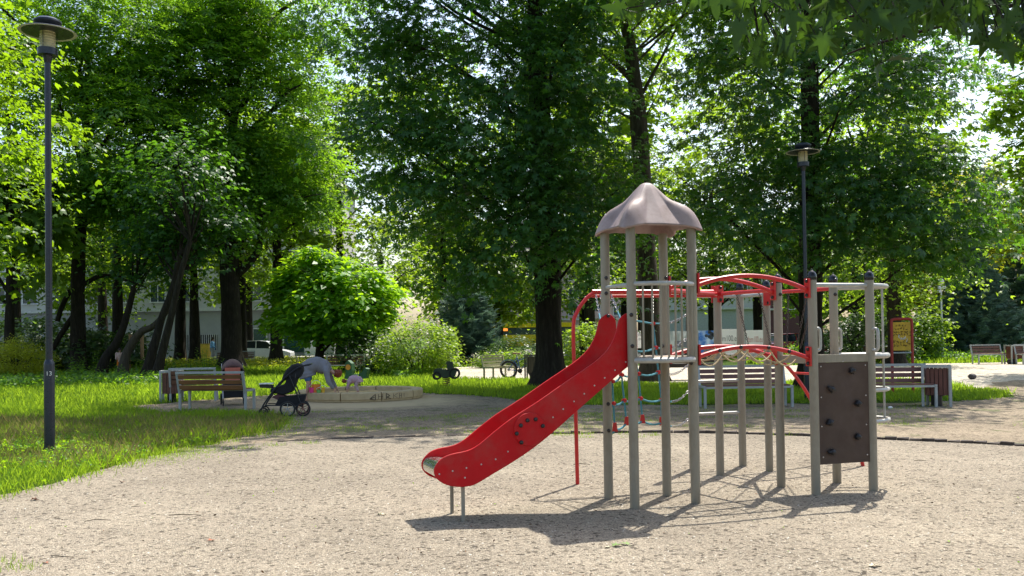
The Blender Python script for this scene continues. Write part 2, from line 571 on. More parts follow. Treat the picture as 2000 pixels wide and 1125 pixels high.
# ================================================================ PLAYGROUND CLIMBING FRAME
root = thing('climbing_frame', 'playground climbing frame with red slide, roofed tower and brown climbing wall', 'climbing frame', (2.2, 9.0, 0))
L0 = V3(root.location)
PB = {k: G(*v) for k, v in dict(A=(1240, 995), B=(1359, 985), C=(1189, 976), D=(1303, 970), E=(1594, 968), F=(1706, 960), G=(1635, 945), N=(1526, 953), O=(1407, 930), P=(1354, 918), Q=(1451, 912), R=(1503, 922)).items()}
for k in PB: PB[k].z = 0
def up(k, z): return V3((PB[k].x, PB[k].y, z))
def part(mb, name, m, parent=root, **kw):
    return mb.build(name, m, parent, off=L0, **kw)
def rodprof(r, h):
    return [(r * 0.96, 0), (r, 0.01), (r, h - 0.01), (r * 0.9, h)]
def post_mesh(h, r=0.044):
    m2 = MB()
    vs, n, ks = [], 20, [0, 0.02, h * 0.33, h * 0.66, h - 0.012, h]
    for i, z in enumerate(ks):
        for j in range(n):
            a = 2 * math.pi * j / n
            rr = r * (0.93 if i in (0, 5) else 1)
            if j % 5 == 2 : rr *= 0.93       # shallow moulded grooves
            vs.append((rr * math.cos(a), rr * math.sin(a), z))
    fs = [(i * n + j, i * n + (j + 1) % n, (i + 1) * n + (j + 1) % n, (i + 1) * n + j) for i in range(5) for j in range(n)]
    fs += [tuple(range(n))[::-1], tuple(5 * n + j for j in range(n))]
    m2.add(vs, fs)
    return m2.mesh('post', M_post, ang=50)
pm_t, pm_s, pm_o = post_mesh(2.58), post_mesh(2.10), post_mesh(1.99)
cp = MB(); cp.lathe([(0.043, 0), (0.047, 0.010), (0.047, 0.034), (0.043, 0.056), (0.033, 0.075), (0.018, 0.088), (0.009, 0.094), (0.007, 0.106), (0.002, 0.110)], 16)
cap_me = cp.mesh('cap', M_cap)
bo = MB(); bo.lathe([(0.019, 0), (0.019, 0.008), (0.015, 0.016), (0.006, 0.021)], 10, Matrix.Rotation(R(90), 4, 'X'))
bolt_me = bo.mesh('bolt', M_bolt)
posts = {}
for k in PB:
    me_ = pm_t if k in 'ABCD' else (pm_o if k == 'O' else pm_s)
    o = link('post', me_, root, PB[k] - L0, random.uniform(0, 6))
    posts[k] = o
    if k not in 'ABCDO':
        link('cap', cap_me, o, (0, 0, 2.10))
def bolt(p, direction=(0, -1), parent=root):
    a = math.atan2(direction[1], direction[0]) + math.pi / 2
    return link('bolt', bolt_me, parent, V3(p) - L0, a)
# bolts on post faces, where the photograph shows them
for k, px, py in (('C', 1184, 543), ('C', 1184, 573), ('A', 1233, 615), ('A', 1235, 676), ('B', 1345, 709), ('C', 1188, 789), ('C', 1189, 841), ('D', 1301, 543), ('D', 1290, 676), ('N', 1524, 575), ('G', 1631, 547), ('G', 1631, 575)):
    q = D(px, py, PB[k].y - 0.036)
    q.x = max(PB[k].x - 0.03, min(PB[k].x + 0.03, q.x))
    bolt(V3((q.x, PB[k].y - 0.040, q.z)))

# roof
def roof():
    c = (PB['A'] + PB['B'] + PB['C'] + PB['D']) / 4
    angs = {k: math.atan2(PB[k].y - c.y, PB[k].x - c.x) for k in 'ABCD'}
    a0 = angs['A']
    def prof(tab, t):
        x = t * (len(tab) - 1); i = min(int(x), len(tab) - 2); f = x - i
        f = f
        return (tab[i][0] * (1 - f) + tab[i + 1][0] * f, tab[i][1] * (1 - f) + tab[i + 1][1] * f)
    cor = [(0.03, 3.03), (0.055, 3.02), (0.11, 2.97), (0.175, 2.905), (0.235, 2.855), (0.31, 2.825), (0.38, 2.79), (0.44, 2.735), (0.485, 2.66), (0.515, 2.585), (0.525, 2.555)]
    fac = [(0.03, 3.03), (0.05, 3.02), (0.09, 2.97), (0.125, 2.92), (0.155, 2.875), (0.185, 2.83), (0.22, 2.78), (0.255, 2.73), (0.29, 2.68), (0.325, 2.63), (0.345, 2.60)]
    # sorted corner angles
    cs = sorted(angs.values())
    n = 160
    vs, fs = [], []
    K = 24
    for i in range(K + 1):
        t = i / K
        for j in range(n):
            a = 2 * math.pi * j / n + a0
            aa = (a + math.pi) % (2 * math.pi) - math.pi
            # fraction between neighbouring corners
            best = min(abs((aa - x + math.pi) % (2 * math.pi) - math.pi) for x in cs)
            dl = R(27 - 6 * t)
            w = max(0.0, 1 - best / dl) ** 1.1
            rc, zc = prof(cor, t); rf, zf = prof(fac, t)
            rf2 = rf / max(0.78, math.cos(min(best, 9) - math.pi / 4)) 
            r = rf2 * (1 - w) + rc * w
            z = zf * (1 - w) + zc * w
            vs.append((c.x + r * math.cos(a), c.y + r * math.sin(a), z))
    for i in range(K):
        for j in range(n):
            fs.append((i * n + j, (i + 1) * n + j, (i + 1) * n + (j + 1) % n, i * n + (j + 1) % n))
    fs.append(tuple(range(n)))
    m2 = MB(); m2.add(vs, fs)
    o = part(m2, 'roof', M_roof, ang=75)
    sd = o.modifiers.new('thickness', 'SOLIDIFY'); sd.thickness = 0.022; sd.offset = -1
    # scratched graffiti on the front face
    return o
roof()

# platforms and balconies
def outn(a, b, c):
    d = (b - a); nn = V3((d.y, -d.x, 0)).normalized()
    if nn.dot((a + b) / 2 - c) < 0: nn = -nn
    return nn
cl = (PB['A'] + PB['B'] + PB['C'] + PB['D']) / 4
cr = (PB['E'] + PB['F'] + PB['G'] + PB['N']) / 4
nAB, nFG = outn(PB['A'], PB['B'], cl), outn(PB['F'], PB['G'], cr)
arcAB = arc(PB['A'], PB['B'], nAB, 0.17, 16, 0.55)
arcFG = arc(PB['F'], PB['G'], nFG, 0.41, 16, 0.5)
m2 = MB(); m2.slab([V3(p) for p in arcAB] + [PB['D'], PB['C']], 1.385, 0.03); part(m2, 'platform', M_deck, smooth=False)
m2 = MB(); m2.slab([PB['E']] + [V3(p) for p in arcFG] + [PB['N']], 1.345, 0.03); part(m2, 'platform', M_deck, smooth=False)
m2 = MB(); m2.tube([p + V3((0, 0, 1.355)) for p in arcAB], 0.026, 10)
o = part(m2, 'platform_rim', M_galv)
m2 = MB(); m2.tube([p + V3((0, 0, 1.345)) for p in arcFG], 0.026, 10); part(m2, 'platform_rim', M_galv)
for a, b, z in (('A', 'C', 1.35), ('C', 'D', 1.35), ('D', 'B', 1.35), ('F', 'E', 1.33), ('E', 'N', 1.32), ('N', 'G', 1.32)):
    m2 = MB(); m2.beam(up(a, z), up(b, z), 0.035, 0.075); part(m2, 'edge_beam', M_post, smooth=False)
# railing with balusters
m2 = MB(); m2.tube([p + V3((0, 0, 2.055)) for p in arcAB], 0.021, 10)
rail = part(m2, 'railing', M_galv)
bal = MB(); bal.tube([(0, 0, 1.37), (0, 0, 2.05)], 0.0095, 8)
bme = bal.mesh('baluster', M_post)
for i in range(8):
    t = 0.11 + 0.80 * i / 7
    q = arcAB[0] + 0 * arcAB[0]
    x = t * 16; a = int(x); q = arcAB[a] * (1 - x + a) + arcAB[a + 1] * (x - a)
    link('baluster', bme, rail, q - L0)
m2 = MB(); m2.tube([up('C', 2.05), up('A', 2.05)], 0.02, 10); part(m2, 'top_rail', M_galv)
m2 = MB(); m2.tube([up('E', 2.05)] + [up('F', 2.05)] + [p + V3((0, 0, 2.05)) for p in arcFG[1:]], 0.023, 10); part(m2, 'top_rail', M_galv)
# curved rungs and their pole
for z in (1.0, 0.69):
    m2 = MB(); m2.tube([p + V3((0, 0, z)) for p in arcFG], 0.019, 8); part(m2, 'curved_rung', M_galv)
q = arcFG[8]
m2 = MB(); m2.tube([(q.x, q.y, 0.67), (q.x, q.y, 2.05)], 0.0125, 8); part(m2, 'climbing_pole', M_galv)

# climbing wall
dEF = (PB['F'] - PB['E']).normalized()
nEF = outn(PB['E'], PB['F'], cr)
pE, pF = PB['E'] + dEF * 0.035, PB['F'] - dEF * 0.035
m2 = MB()
vs = []
for off in (0.012, -0.012):
    for p, z in ((pE, 0.30), (pF, 0.30), (pF, 1.29), (pE, 1.29)):
        vs.append(V3((p.x, p.y, z)) + nEF * off)
m2.add(vs, [(0, 1, 2, 3), (7, 6, 5, 4), (0, 4, 5, 1), (1, 5, 6, 2), (2, 6, 7, 3), (3, 7, 4, 0)])
wall = part(m2, 'climbing_wall', M_brown, smooth=False)
for px, py in ((1665, 724), (1624, 760), (1676, 788), (1621, 825), (1676, 853), (1625, 883)):
    q = V(px, py, PB['E'] + nEF * 0.03, dEF)
    m2 = MB()
    m2.ball((0, 0, 0), (0.042 * random.uniform(.85, 1.15), 0.032, 0.030), 10)
    ax = random.uniform(0, 3)
    m2.v = [V3((v.x * (1 + .22 * math.sin(3 * v.z * 60 + ax)), v.y, v.z * (1 + .25 * math.sin(v.x * 90 + ax)))) for v in m2.v]
    m2.lathe([(0.013, 0), (0.016, 0.004), (0.008, 0.008)], 8, Matrix.Translation((0, -0.032, 0)) @ Matrix.Rotation(R(90), 4, 'X'))
    h = m2.build('hold', M_hold, wall)
    h.location = q - L0
    h.rotation_euler = (0, random.uniform(-.5, .5), math.atan2(dEF.y, dEF.x))
sc = MB(); sc.lathe([(0.008, 0), (0.007, 0.004), (0.003, 0.006)], 8, Matrix.Rotation(R(90), 4, 'X'))
sme = sc.mesh('screw', M_screw)
for px, py in ((1603, 716), (1646, 706), (1690, 713), (1604, 776), (1691, 772), (1605, 833), (1692, 829), (1608, 893), (1694, 888)):
    link('screw', sme, wall, V(px, py, PB['E'] + nEF * 0.013, dEF) - L0, math.atan2(dEF.y, dEF.x))
# grab handles
def handle(base, outd, z0, z1, out=0.085):
    base, outd = V3(base), V3(outd)
    s = base + outd * 0.03
    pts = [s + V3((0, 0, z0)), s + outd * out * 0.7 + V3((0, 0, z0 - .005)), s + outd * out + V3((0, 0, z0 + 0.03)), s + outd * out + V3((0, 0, z1 - 0.03)), s + outd * out * 0.7 + V3((0, 0, z1 + .005)), s + V3((0, 0, z1))]
    m3 = MB(); m3.tube(smoothpts(pts, 4), 0.016, 8); part(m3, 'grab_handle', M_galv)
handle(PB['E'], dEF, 1.42, 1.62, 0.05)
handle(PB['F'], nEF, 1.41, 1.61)
handle(PB['G'], dEF, 1.41, 1.61, 0.05)

# ---- slide
dCA = (PB['A'] - PB['C']).normalized()
sd_ = V3((dCA.y, -dCA.x, 0))
if sd_.x > 0: sd_ = -sd_
nearP = PB['A'] - dCA * 0.055
farP = PB['C'] + dCA * 0.06
outl = [(1243, 634), (1238, 618), (1229, 611), (1219, 614), (1209, 624), (1205, 640), (1199, 660), (1186, 683), (1166, 703), (1140, 722), (1100, 749), (1050, 784), (1000, 816), (965, 843), (935, 868), (912, 880), (880, 887), (862, 896), (849, 912), (848, 926), (856, 938), (872, 947), (893, 951), (912, 950), (930, 945), (965, 924), (1000, 903), (1040, 876), (1080, 844), (1120, 808), (1160, 773), (1200, 738), (1226, 716), (1243, 704)]
prof = []
for px, py in outl:
    q = V(px, py, nearP, sd_)
    prof.append((-(q - nearP).dot(sd_), q.z))
sp_ = smoothpts([(x, 0, z) for x, z in prof], 3, True)
prof2 = [(p.x, p.z) for p in sp_]
xdir = -sd_
ydir = V3((-xdir.y, xdir.x, 0))
def frame_at(p):
    M = Matrix((xdir, ydir, V3((0, 0, 1)))).transposed().to_4x4()
    M.translation = p
    return M
slide = MB(); slide.prism(prof2, 0.022, frame_at(nearP))
sl_near = None
# slide bed
top = [(0.10, 1.39), (-0.02, 1.36)]
low = []
for px, py in ((1200, 738), (1160, 773), (1120, 808), (1080, 844), (1040, 876), (1000, 903), (965, 924), (930, 942), (895, 942), (868, 938)):
    q = V(px, py, nearP, sd_)
    low.append((-(q - nearP).dot(sd_), q.z))
bed = [(0.12, 1.40), (0.0, 1.39), (low[0][0] + 0.02, low[0][1] + 0.13)]
for i, (x, z) in enumerate(low[1:8]):
    bed.append((x - 0.03, z + 0.085 + (0.02 if i > 4 else 0)))
bx = low[9][0]
bz = low[9][1]
bed += [(low[8][0], bz + 0.135), (bx - 0.01, bz + 0.15), (bx - 0.06, bz + 0.135), (bx - 0.085, bz + 0.09), (bx - 0.07, bz + 0.045), (bx - 0.03, bz + 0.025)]
bedp = [(p.x, p.z) for p in smoothpts([(x, 0, z) for x, z in bed], 4)]
half = (nearP - farP).length / 2
midP = (nearP + farP) / 2
# shift along slide direction between near and far panels is nil (perpendicular)
Mb = frame_at(midP)
vs, fs = [], []
k = len(bedp)
w = half - 0.008
for dz in (0, -0.012):
    for sgn in (-1, 1):
        for x, z in bedp:
            vs.append((x, sgn * w, z + dz))
for i in range(k - 1):
    fs += [(i, i + 1, k + i + 1, k + i), (2 * k + i, 3 * k + i, 3 * k + i + 1, 2 * k + i + 1), (i, 2 * k + i, 2 * k + i + 1, i + 1), (k + i, k + i + 1, 3 * k + i + 1, 3 * k + i)]
m2 = MB(); m2.add(vs, fs, Mb)
sroot = part(m2, 'slide', M_steel)
sroot['label'] = 'stainless steel bed of the red slide'
o = part(slide, 'side_panel', M_redp, sroot, ang=40)
b_ = o.modifiers.new('soft_edge', 'BEVEL'); b_.width = 0.006; b_.segments = 2; b_.limit_method = 'ANGLE'; b_.angle_limit = R(50)
m2 = MB(); m2.prism(prof2, 0.022, frame_at(farP))
o2 = part(m2, 'side_panel', M_redp, sroot, ang=40)
b_ = o2.modifiers.new('soft_edge', 'BEVEL'); b_.width = 0.006; b_.segments = 2; b_.limit_method = 'ANGLE'; b_.angle_limit = R(50)
# round joint plates
dq = V(1033, 838, nearP, sd_)
fo = nearP - ydir * 0.017 if (nearP - ydir).y < nearP.y else nearP + ydir * 0.017
nd = -ydir if (nearP - ydir).y < nearP.y else ydir
Rd = Matrix((xdir, V3((0, 0, 1)), nd)).transposed().to_4x4()
Rd.translation = dq + nd * 0.011
m2 = MB(); m2.lathe([(0.148, 0), (0.148, 0.010), (0.143, 0.016)], 40, Rd)
disc = part(m2, 'joint_plate', M_redp, sroot)
aN = math.atan2(nd.y, nd.x)
for px, py in ((1060, 832), (1046, 819), (1030, 821), (1017, 831), (1009, 847), (1018, 864)):
    q = V(px, py, dq + nd * 0.027, xdir)
    o = link('bolt', bolt_me, disc if False else sroot, q - L0, aN + math.pi / 2)
for px, py in ((858, 926), (884, 920), (911, 914), (940, 907), (968, 897), (992, 882), (908, 933), (1080, 815), (1100, 799), (1121, 784), (1141, 769), (1161, 753), (1181, 738), (1201, 723), (1222, 707)):
    q = V(px, py, nearP + nd * 0.011, xdir)
    link('screw', sme, sroot, q - L0, aN + math.pi / 2)
q = V(1188, 617, farP + nd * 0.011, xdir)
link('bolt', bolt_me, sroot, q - L0, aN + math.pi / 2)
for px, py in ((883, 1005), (905, 1020)):
    g = G(px, py)
    m2 = MB(); m2.tube([g, g + V3((0, 0, 0.34))], 0.017, 10); part(m2, 'slide_leg', M_post, sroot)

# ---- arched bridge
def archrail(a, b, z0, z1, h, r=0.0215, k=16):
    pa, pb = up(a, z0), up(b, z1)
    d = (pb - pa).normalized()
    pa = pa + d * 0.05; pb = pb - d * 0.05
    return [pa + (pb - pa) * (i / k) + V3((0, 0, 4 * h * (i / k) * (1 - i / k))) for i in range(k + 1)]
def bracket(k, toward, z, h=0.19):
    d = (PB[toward] - PB[k]).normalized()
    p = PB[k] + d * 0.052
    m3 = MB(); m3.box((0, 0, 0), (0.018, 0.075, h), Matrix.Translation((p.x, p.y, z)) @ Matrix.Rotation(math.atan2(d.y, d.x), 4, 'Z'))
    br = part(m3, 'bracket', M_red, smooth=False)
    for dz in (-h * 0.36, h * 0.36):
        s = V3((-d.y, d.x, 0)); s = s if s.y < 0 else -s
        link('bolt', bolt_me, br, V3((p.x, p.y, z + dz)) + d * 0.012 - L0, math.atan2(s.y, s.x) + math.pi / 2)
rails = {}
for a, b in (('B', 'E'), ('D', 'N')):
    for z0, z1, h in ((2.045, 2.00, 0.115), (1.375, 1.335, 0.105)):
        p = archrail(a, b, z0, z1, h)
        rails[(a, z0 > 2)] = p
        m2 = MB(); m2.tube(p, 0.0215, 10); part(m2, 'bridge_rail', M_red)
        bracket(b, a, z1 + 0.02)
        bracket(a, b, z0 + 0.02)
fr, bk = rails[('B', False)], rails[('D', False)]
bolt_t = [0.19, 0.41, 0.63, 0.85]
for t in bolt_t:
    i = int(t * 16)
    bolt(fr[i] + V3((0, -0.02, 0)))
def sagrope(p, q, sag, r=0.0075, m=None, k=12, name='rope'):
    p, q = V3(p), V3(q)
    m3 = MB(); m3.tube([p + (q - p) * (i / k) - V3((0, 0, 4 * sag * (i / k) * (1 - i / k))) for i in range(k + 1)], r, 6)
    return part(m3, name, m or M_rope)
def on(pl, t):
    x = max(0, min(0.9999, t)) * (len(pl) - 1); i = int(x); f = x - i
    return pl[i] * (1 - f) + pl[i + 1] * f
for t0, t1 in ((0.0, 0.30), (0.19, 0.52), (0.41, 0.74), (0.63, 0.96)):
    sagrope(on(fr, t0), on(fr, t1) + (on(bk, t1) - on(fr, t1)) * 0.25 - V3((0, 0, 0.03)), 0.11)
for t0, t1 in ((0.04, 0.34), (0.25, 0.55), (0.45, 0.75), (0.66, 0.97)):
    sagrope(on(bk, t0) - V3((0, 0, 0.01)), on(fr, t1) + (on(bk, t1) - on(fr, t1)) * 0.6 - V3((0, 0, 0.03)), 0.10)
for t in (0.19, 0.41, 0.63, 0.85):
    sagrope(on(fr, t), on(bk, t), 0.10)

# ---- red top beams, net arch
ztop = 2.055
base = G(1128, 948)
dirO = (PB['O'] - base).normalized()
pts = [base, base + V3((-0.01, 0, 0.9)), base + V3((-0.02, 0, 1.65)), base + V3((-0.01, 0, 1.83)) + dirO * 0.03, base + V3((0, 0, 1.97)) + dirO * 0.12, base + V3((0, 0, 2.04)) + dirO * 0.22, base + V3((0, 0, ztop)) + dirO * 0.34]
m2 = MB(); m2.tube(smoothpts(pts, 5), 0.021, 10)
part(m2, 'net_arch', M_red)
bs = base + dirO * 0.20 + V3((0, 0, ztop))
m2 = MB()
m2.tube([bs, bs + dirO * 0.4, up('O', ztop) - dirO * 0.05], 0.024, 10)
m2.tube([bs + V3((0.0, 0.05, -0.045)), up('O', ztop - 0.045) - dirO * 0.05], 0.016, 8)
part(m2, 'top_beam', M_red)
def beamr(a, b, za, zb, m=M_red, r=0.022, name='top_beam', k=1):
    d = (up(b, 0) - up(a, 0)).normalized()
    m3 = MB(); m3.tube([up(a, za) + d * 0.04, up(b, zb) - d * 0.04], r, 10); return part(m3, name, m)
beamr('O', 'N', 2.03, 2.03); beamr('R', 'G', 2.045, 2.045); beamr('Q', 'R', 2.03, 2.03, M_galv); beamr('P', 'Q', 2.03, 2.03, M_galv); beamr('D', 'O', 2.03, 2.03)
bracket('O', 'N', 2.03); bracket('O', 'P', 2.03); bracket('R', 'N', 2.0, 0.2); 
for z in (1.03, 0.65):
    beamr('P', 'Q', z, z, M_galv, 0.017, 'rung')

# ---- chains
def chain(p, q, sag=0.0, m=None, lk=0.034, name='chain'):
    p, q = V3(p), V3(q)
    Lc = (q - p).length
    k = max(3, int(Lc / lk))
    pts, rs = [], []
    m3 = MB()
    P = [p + (q - p) * (i / k) - V3((0, 0, 4 * sag * (i / k) * (1 - i / k))) for i in range(k + 1)]
    for i in range(k):
        a, b = P[i], P[i + 1]
        d = (b - a).normalized()
        s1 = d.cross(V3((0, 1, 0.1))).normalized() if i % 2 == 0 else d.cross(V3((1, 0.1, 0))).normalized()
        c = (a + b) / 2
        hl, hw = (b - a).length * 0.66, 0.0105
        ring = [c + d * hl * math.cos(t) + s1 * hw * math.sin(t) for t in [j * math.pi / 3 for j in range(6)]]
        m3.tube(ring, 0.0038, 4, closed=True)
    return part(m3, name, m or M_chain)
tb = lambda px, z=2.03: V(px, 567, up('O', 0), dirO)
# ---- climbing net: ropes from the beam down and horizontals from post C to post P
dCO = (PB['O'] - PB['C']).normalized()
tops = [(1163, 1195), (1171, 1213), (1192, 1245), (1274, 1283)]
nodes_px = [  # rows of nodes per vertical rope (x,y)
    [(1186, 700), (1196, 745), (1198, 788), (1201, 838)],
    [(1205, 690), (1214, 732), (1219, 782), (1224, 826)],
    [(1236, 684), (1247, 730), (1251, 778), (1255, 822)],
    [(1275, 632), (1281, 679), (1286, 727), (1292, 781), (1292, 826)][0:5]]
netroot = None
nodes = []
for col in nodes_px:
    nodes.append([V(x, y, PB['C'] + V3((0, 0, 0)), dCO) for x, y in col])
nm = MB()
for ci, (tx, _) in enumerate(tops):
    tpt = V(tx, 572, base, dirO)
    mid = nodes[ci][0]
    cend = tpt + (mid - tpt) * (0.34 if ci < 3 else 0.7)
    chain(tpt, cend)
    pts = [cend] + nodes[ci]
    nm.tube(pts, 0.0095, 6)
rows = [[nodes[0][i], nodes[1][i], nodes[2][i], nodes[3][i + 1]] for i in range(4)]
ends = [(1344, 620), (1346, 655), (1344, 712), (1344, 764), (1344, 818)]
for i, row in enumerate(rows):
    st = up('C', row[0].z + (0.0 if i != 3 else -0.02)) + dCO * 0.04
    seq = [st] + row
    for a, b in zip(seq[:-1], seq[1:]):
        kk = 6
        nm.tube([a + (b - a) * (j / kk) - V3((0, 0, 4 * 0.025 * (j / kk) * (1 - j / kk))) for j in range(kk + 1)], 0.0105, 6)
    e = V(*ends[i + 1], PB['C'], dCO)
    mid = row[-1] + (e - row[-1]) * 0.35 - V3((0, 0, 0.05))
    nm.tube([row[-1], row[-1] + (mid - row[-1]) * 0.5 - V3((0, 0, 0.01)), mid], 0.0105, 6)
    chain(mid, e, 0.03)
a, b = nodes[3][0], nodes[2][0] + V3((0, 0, 0.3))
nm.tube([a, a + (b - a) * .5, b], 0.0105, 6)
chain(nodes[3][0] + dCO * 0.13, V(1344, 612, PB['C'], dCO), 0.03)
nm.tube([nodes[3][0], nodes[3][0] + dCO * 0.13], 0.0105, 6)
net = part(nm, 'climbing_net', M_blue)
net['label'] = 'teal rope net with red knots'
for ci, col in enumerate(nodes):
    for ri, q in enumerate(col):
        m3 = MB()
        if ri == len(col) - 1:
            m3.box((q.x, q.y, q.z + 0.02), (0.045, 0.04, 0.085))
            m3.v = [V3((v.x + (v.x - q.x) * (-0.35 if v.z > q.z + .02 else .2), v.y, v.z)) for v in m3.v]
        else:
            m3.ball(q, 0.023, 8)
            m3.box(q, (0.05, 0.03, 0.024))
        part(m3, 'rope_connector', M_red, net)
# hanging chains in the back loop
for (x0, y0), (x1, y1), k in (((1438, 572), (1462, 676), 'O'), ((1482, 569), (1506, 678), 'N')):
    p = V(x0, y0, PB['O'], (PB['N'] - PB['O']).normalized())
    q = D(x1, y1, PB['R'].y + 0.0)
    chain(p, q, m=M_chaind)
p = V(1540, 572, PB['R'], (PB['G'] - PB['R']).normalized()); chain(p, D(1536, 690, 10.1), m=M_chaind)
p = V(1577, 572, PB['R'], (PB['G'] - PB['R']).normalized()); chain(p, D(1556, 676, 10.0), m=M_chaind)
p = V(1588, 590, PB['R'], (PB['G'] - PB['R']).normalized()); chain(p, D(1563, 680, 10.0), m=M_chaind)
# red arched ladder at the back right
f1 = G(1686, 912)
s1 = up('R', 1.37) + V3((0.05, 0, 0))
off = V3((-0.18, 0.42, 0))
for o_ in (V3((0, 0, 0)), off):
    e = f1 + o_
    s = s1 + o_ * 0.9
    dl = e - s; dl.z = 0
    pts = [s, s + dl * 0.18 + V3((0, 0, 0.0)), s + dl * 0.42 + V3((0, 0, -0.16)), s + dl * 0.68 + V3((0, 0, -0.52)), s + dl * 0.90 + V3((0, 0, -0.98)), e]
    lp = smoothpts(pts, 5)
    m2 = MB(); m2.tube(lp, 0.022, 8); part(m2, 'ladder_rail', M_red)
    if o_.length == 0: l1 = lp
    else: l2 = lp
for t in (0.12, 0.30, 0.47, 0.63, 0.8):
    m2 = MB(); m2.tube([on(l1, t), on(l2, t)], 0.014, 8); part(m2, 'ladder_rung', M_red)
m2 = MB(); m2.beam(up('R', 1.33), up('N', 1.33), 0.03, 0.07); part(m2, 'edge_beam', M_red, smooth=False)
m2 = MB(); m2.beam(up('Q', 1.33), up('R', 1.33), 0.03, 0.05); part(m2, 'edge_beam', M_galv, smooth=False)

# ================================================================ STREET LAMPS
def street_lamp(label, loc, hgt, group, low_h=1.3, sc=1.0, detail=True):
    t = thing('street_lamp', label, 'street lamp', loc, 0, group)
    m2 = MB(); m2.lathe([(0.072, -0.05), (0.072, low_h - 0.03), (0.068, low_h), (0.048, low_h + 0.045)], 20)
    m2.build('lower_pole', M_lampblk, t)
    m2 = MB(); m2.lathe([(0.047, low_h), (0.042, hgt - 0.66), (0.050, hgt - 0.65), (0.055, hgt - 0.60), (0.075, hgt - 0.555)], 18)
    m2.build('pole', M_lampblk, t)
    m2 = MB(); m2.lathe([(0.075, hgt - 0.56), (0.135, hgt - 0.55), (0.138, hgt - 0.455), (0.11, hgt - 0.45)], 24)
    m2.build('collar', M_lampblk, t)
    mg = mat('dusty_lamp_glass', (0.46, 0.40, 0.24), 0.3, 0, 0.2, 10, 0)
    m2 = MB()
    prof_ = []
    for i in range(9):
        z = hgt - 0.455 + 0.30 * i / 8
        prof_ += [(0.100, z), (0.106, z + 0.015)]
    m2.lathe(prof_, 24)
    m2.build('lantern_glass', mg, t)
    md = mat('cream_reflector', (0.55, 0.54, 0.42), 0.5, 0, 0.08)
    m2 = MB(); m2.lathe([(0.10, hgt - 0.15), (0.378, hgt - 0.225), (0.385, hgt - 0.218)], 40)
    m2.f = m2.f[:-2]; m2.fm = m2.fm[:-2]
    m2.build('reflector_disc', md, t)
    m2 = MB(); m2.lathe([(0.387, hgt - 0.215), (0.375, hgt - 0.205), (0.12, hgt - 0.135), (0.10, hgt - 0.13)], 40)
    m2.build('disc_top', M_lampblk, t)
    m2 = MB(); m2.lathe([(0.15, hgt - 0.135), (0.17, hgt - 0.12), (0.19, hgt - 0.075), (0.185, hgt - 0.05), (0.13, hgt - 0.015), (0.04, hgt)], 28)
    m2.build('top_cap', M_lampblk, t)
    for k in range(3):
        a = 0.5 + k * 2.09
        m2 = MB(); m2.tube([(0.122 * math.cos(a), 0.122 * math.sin(a), hgt - 0.46), (0.122 * math.cos(a), 0.122 * math.sin(a), hgt - 0.13)], 0.005, 6)
        m2.build('rod', M_lampblk, t)
    return t
g = G(97, 886)
lp1 = street_lamp('tall dark street lamp with cream disc shade standing in the lawn at the left edge', g, 6.28, 'dark park street lamps')
fc = bpy.data.curves.new('lamp_number', 'FONT'); fc.body = '13'; fc.size = 0.07
def text(body, size, m, parent, M, extr=0.001, name='lettering', align='LEFT', sx=1.0):
    c = bpy.data.curves.new(name, 'FONT')
    c.body = body; c.size = size; c.extrude = extr; c.align_x = align
    tmp = bpy.data.objects.new(name, c)
    COL.objects.link(tmp)
    bpy.context.view_layer.update()
    me_ = bpy.data.meshes.new_from_object(tmp.evaluated_get(bpy.context.evaluated_depsgraph_get()))
    bpy.data.objects.remove(tmp)
    me_.materials.clear(); me_.materials.append(m)
    me_.transform(M @ Matrix.Diagonal((sx, 1, 1, 1)))
    return link(name, me_, parent)
def facing(loc, rz=0.0):      # text plane vertical facing -Y, turned by rz
    return Matrix.Translation(loc) @ Matrix.Rotation(rz, 4, 'Z') @ Matrix.Rotation(R(90), 4, 'X')
text('13', 0.085, M_white, lp1, facing((0.0735 * math.sin(R(27)) - 0.045 * math.cos(R(27)), -0.0735 * math.cos(R(27)) - 0.045 * math.sin(R(27)) - 0.006, 1.12), R(27)))
g = D(1575, 650, 20.6); g.z = 0
street_lamp('dark street lamp with cream disc shade rising behind the climbing wall tower', g, 5.95, 'dark park street lamps')
# thin poles
def thin_pole(px, py, ytop, label, m, head):
    g = G(px, py)
    hgt = (py - ytop) / F * g.y
    t = thing('lamp_post', label, 'lamp post', g)
    m2 = MB(); m2.lathe([(0.075, 0), (0.07, 1.1), (0.05, 1.16), (0.04, hgt)], 12); m2.build('pole', m, t)
    m2 = MB()
    if head:
        m2.ball((0, 0, hgt + 0.05), (0.17, 0.15, 0.16), 8); m2.box((0.02, -0.06, hgt - 0.25), (0.38, 0.12, 0.16)); m2.box((-0.1, 0, hgt - 0.45), (0.12, 0.2, 0.14))
        m2.build('floodlight', mat('pale_floodlight', (0.6, 0.6, 0.62), 0.4), t)
        m2 = MB(); m2.lathe([(0.075, 0.95), (0.076, 1.0), (0.076, 1.12), (0.075, 1.17)], 12); m2.build('band', mat('blue_band', (0.1, 0.15, 0.4), 0.5), t)
    else:
        m2.ball((0.06, -0.05, hgt * 0.72), (0.07, 0.07, 0.09), 8); m2.build('small_light', mat('pale_floodlight', (0.6, 0.6, 0.62), 0.4), t)
thin_pole(875, 711, 545, 'thin grey lamp post with a small light, rising beside the flowering bush', mat('grey_pole', (0.16, 0.16, 0.15), 0.5), False)
thin_pole(1841, 704, 552, 'slender white lamp post with a floodlight at its top, left of the big spruce', mat('white_pole', (0.62, 0.64, 0.62), 0.5), True)

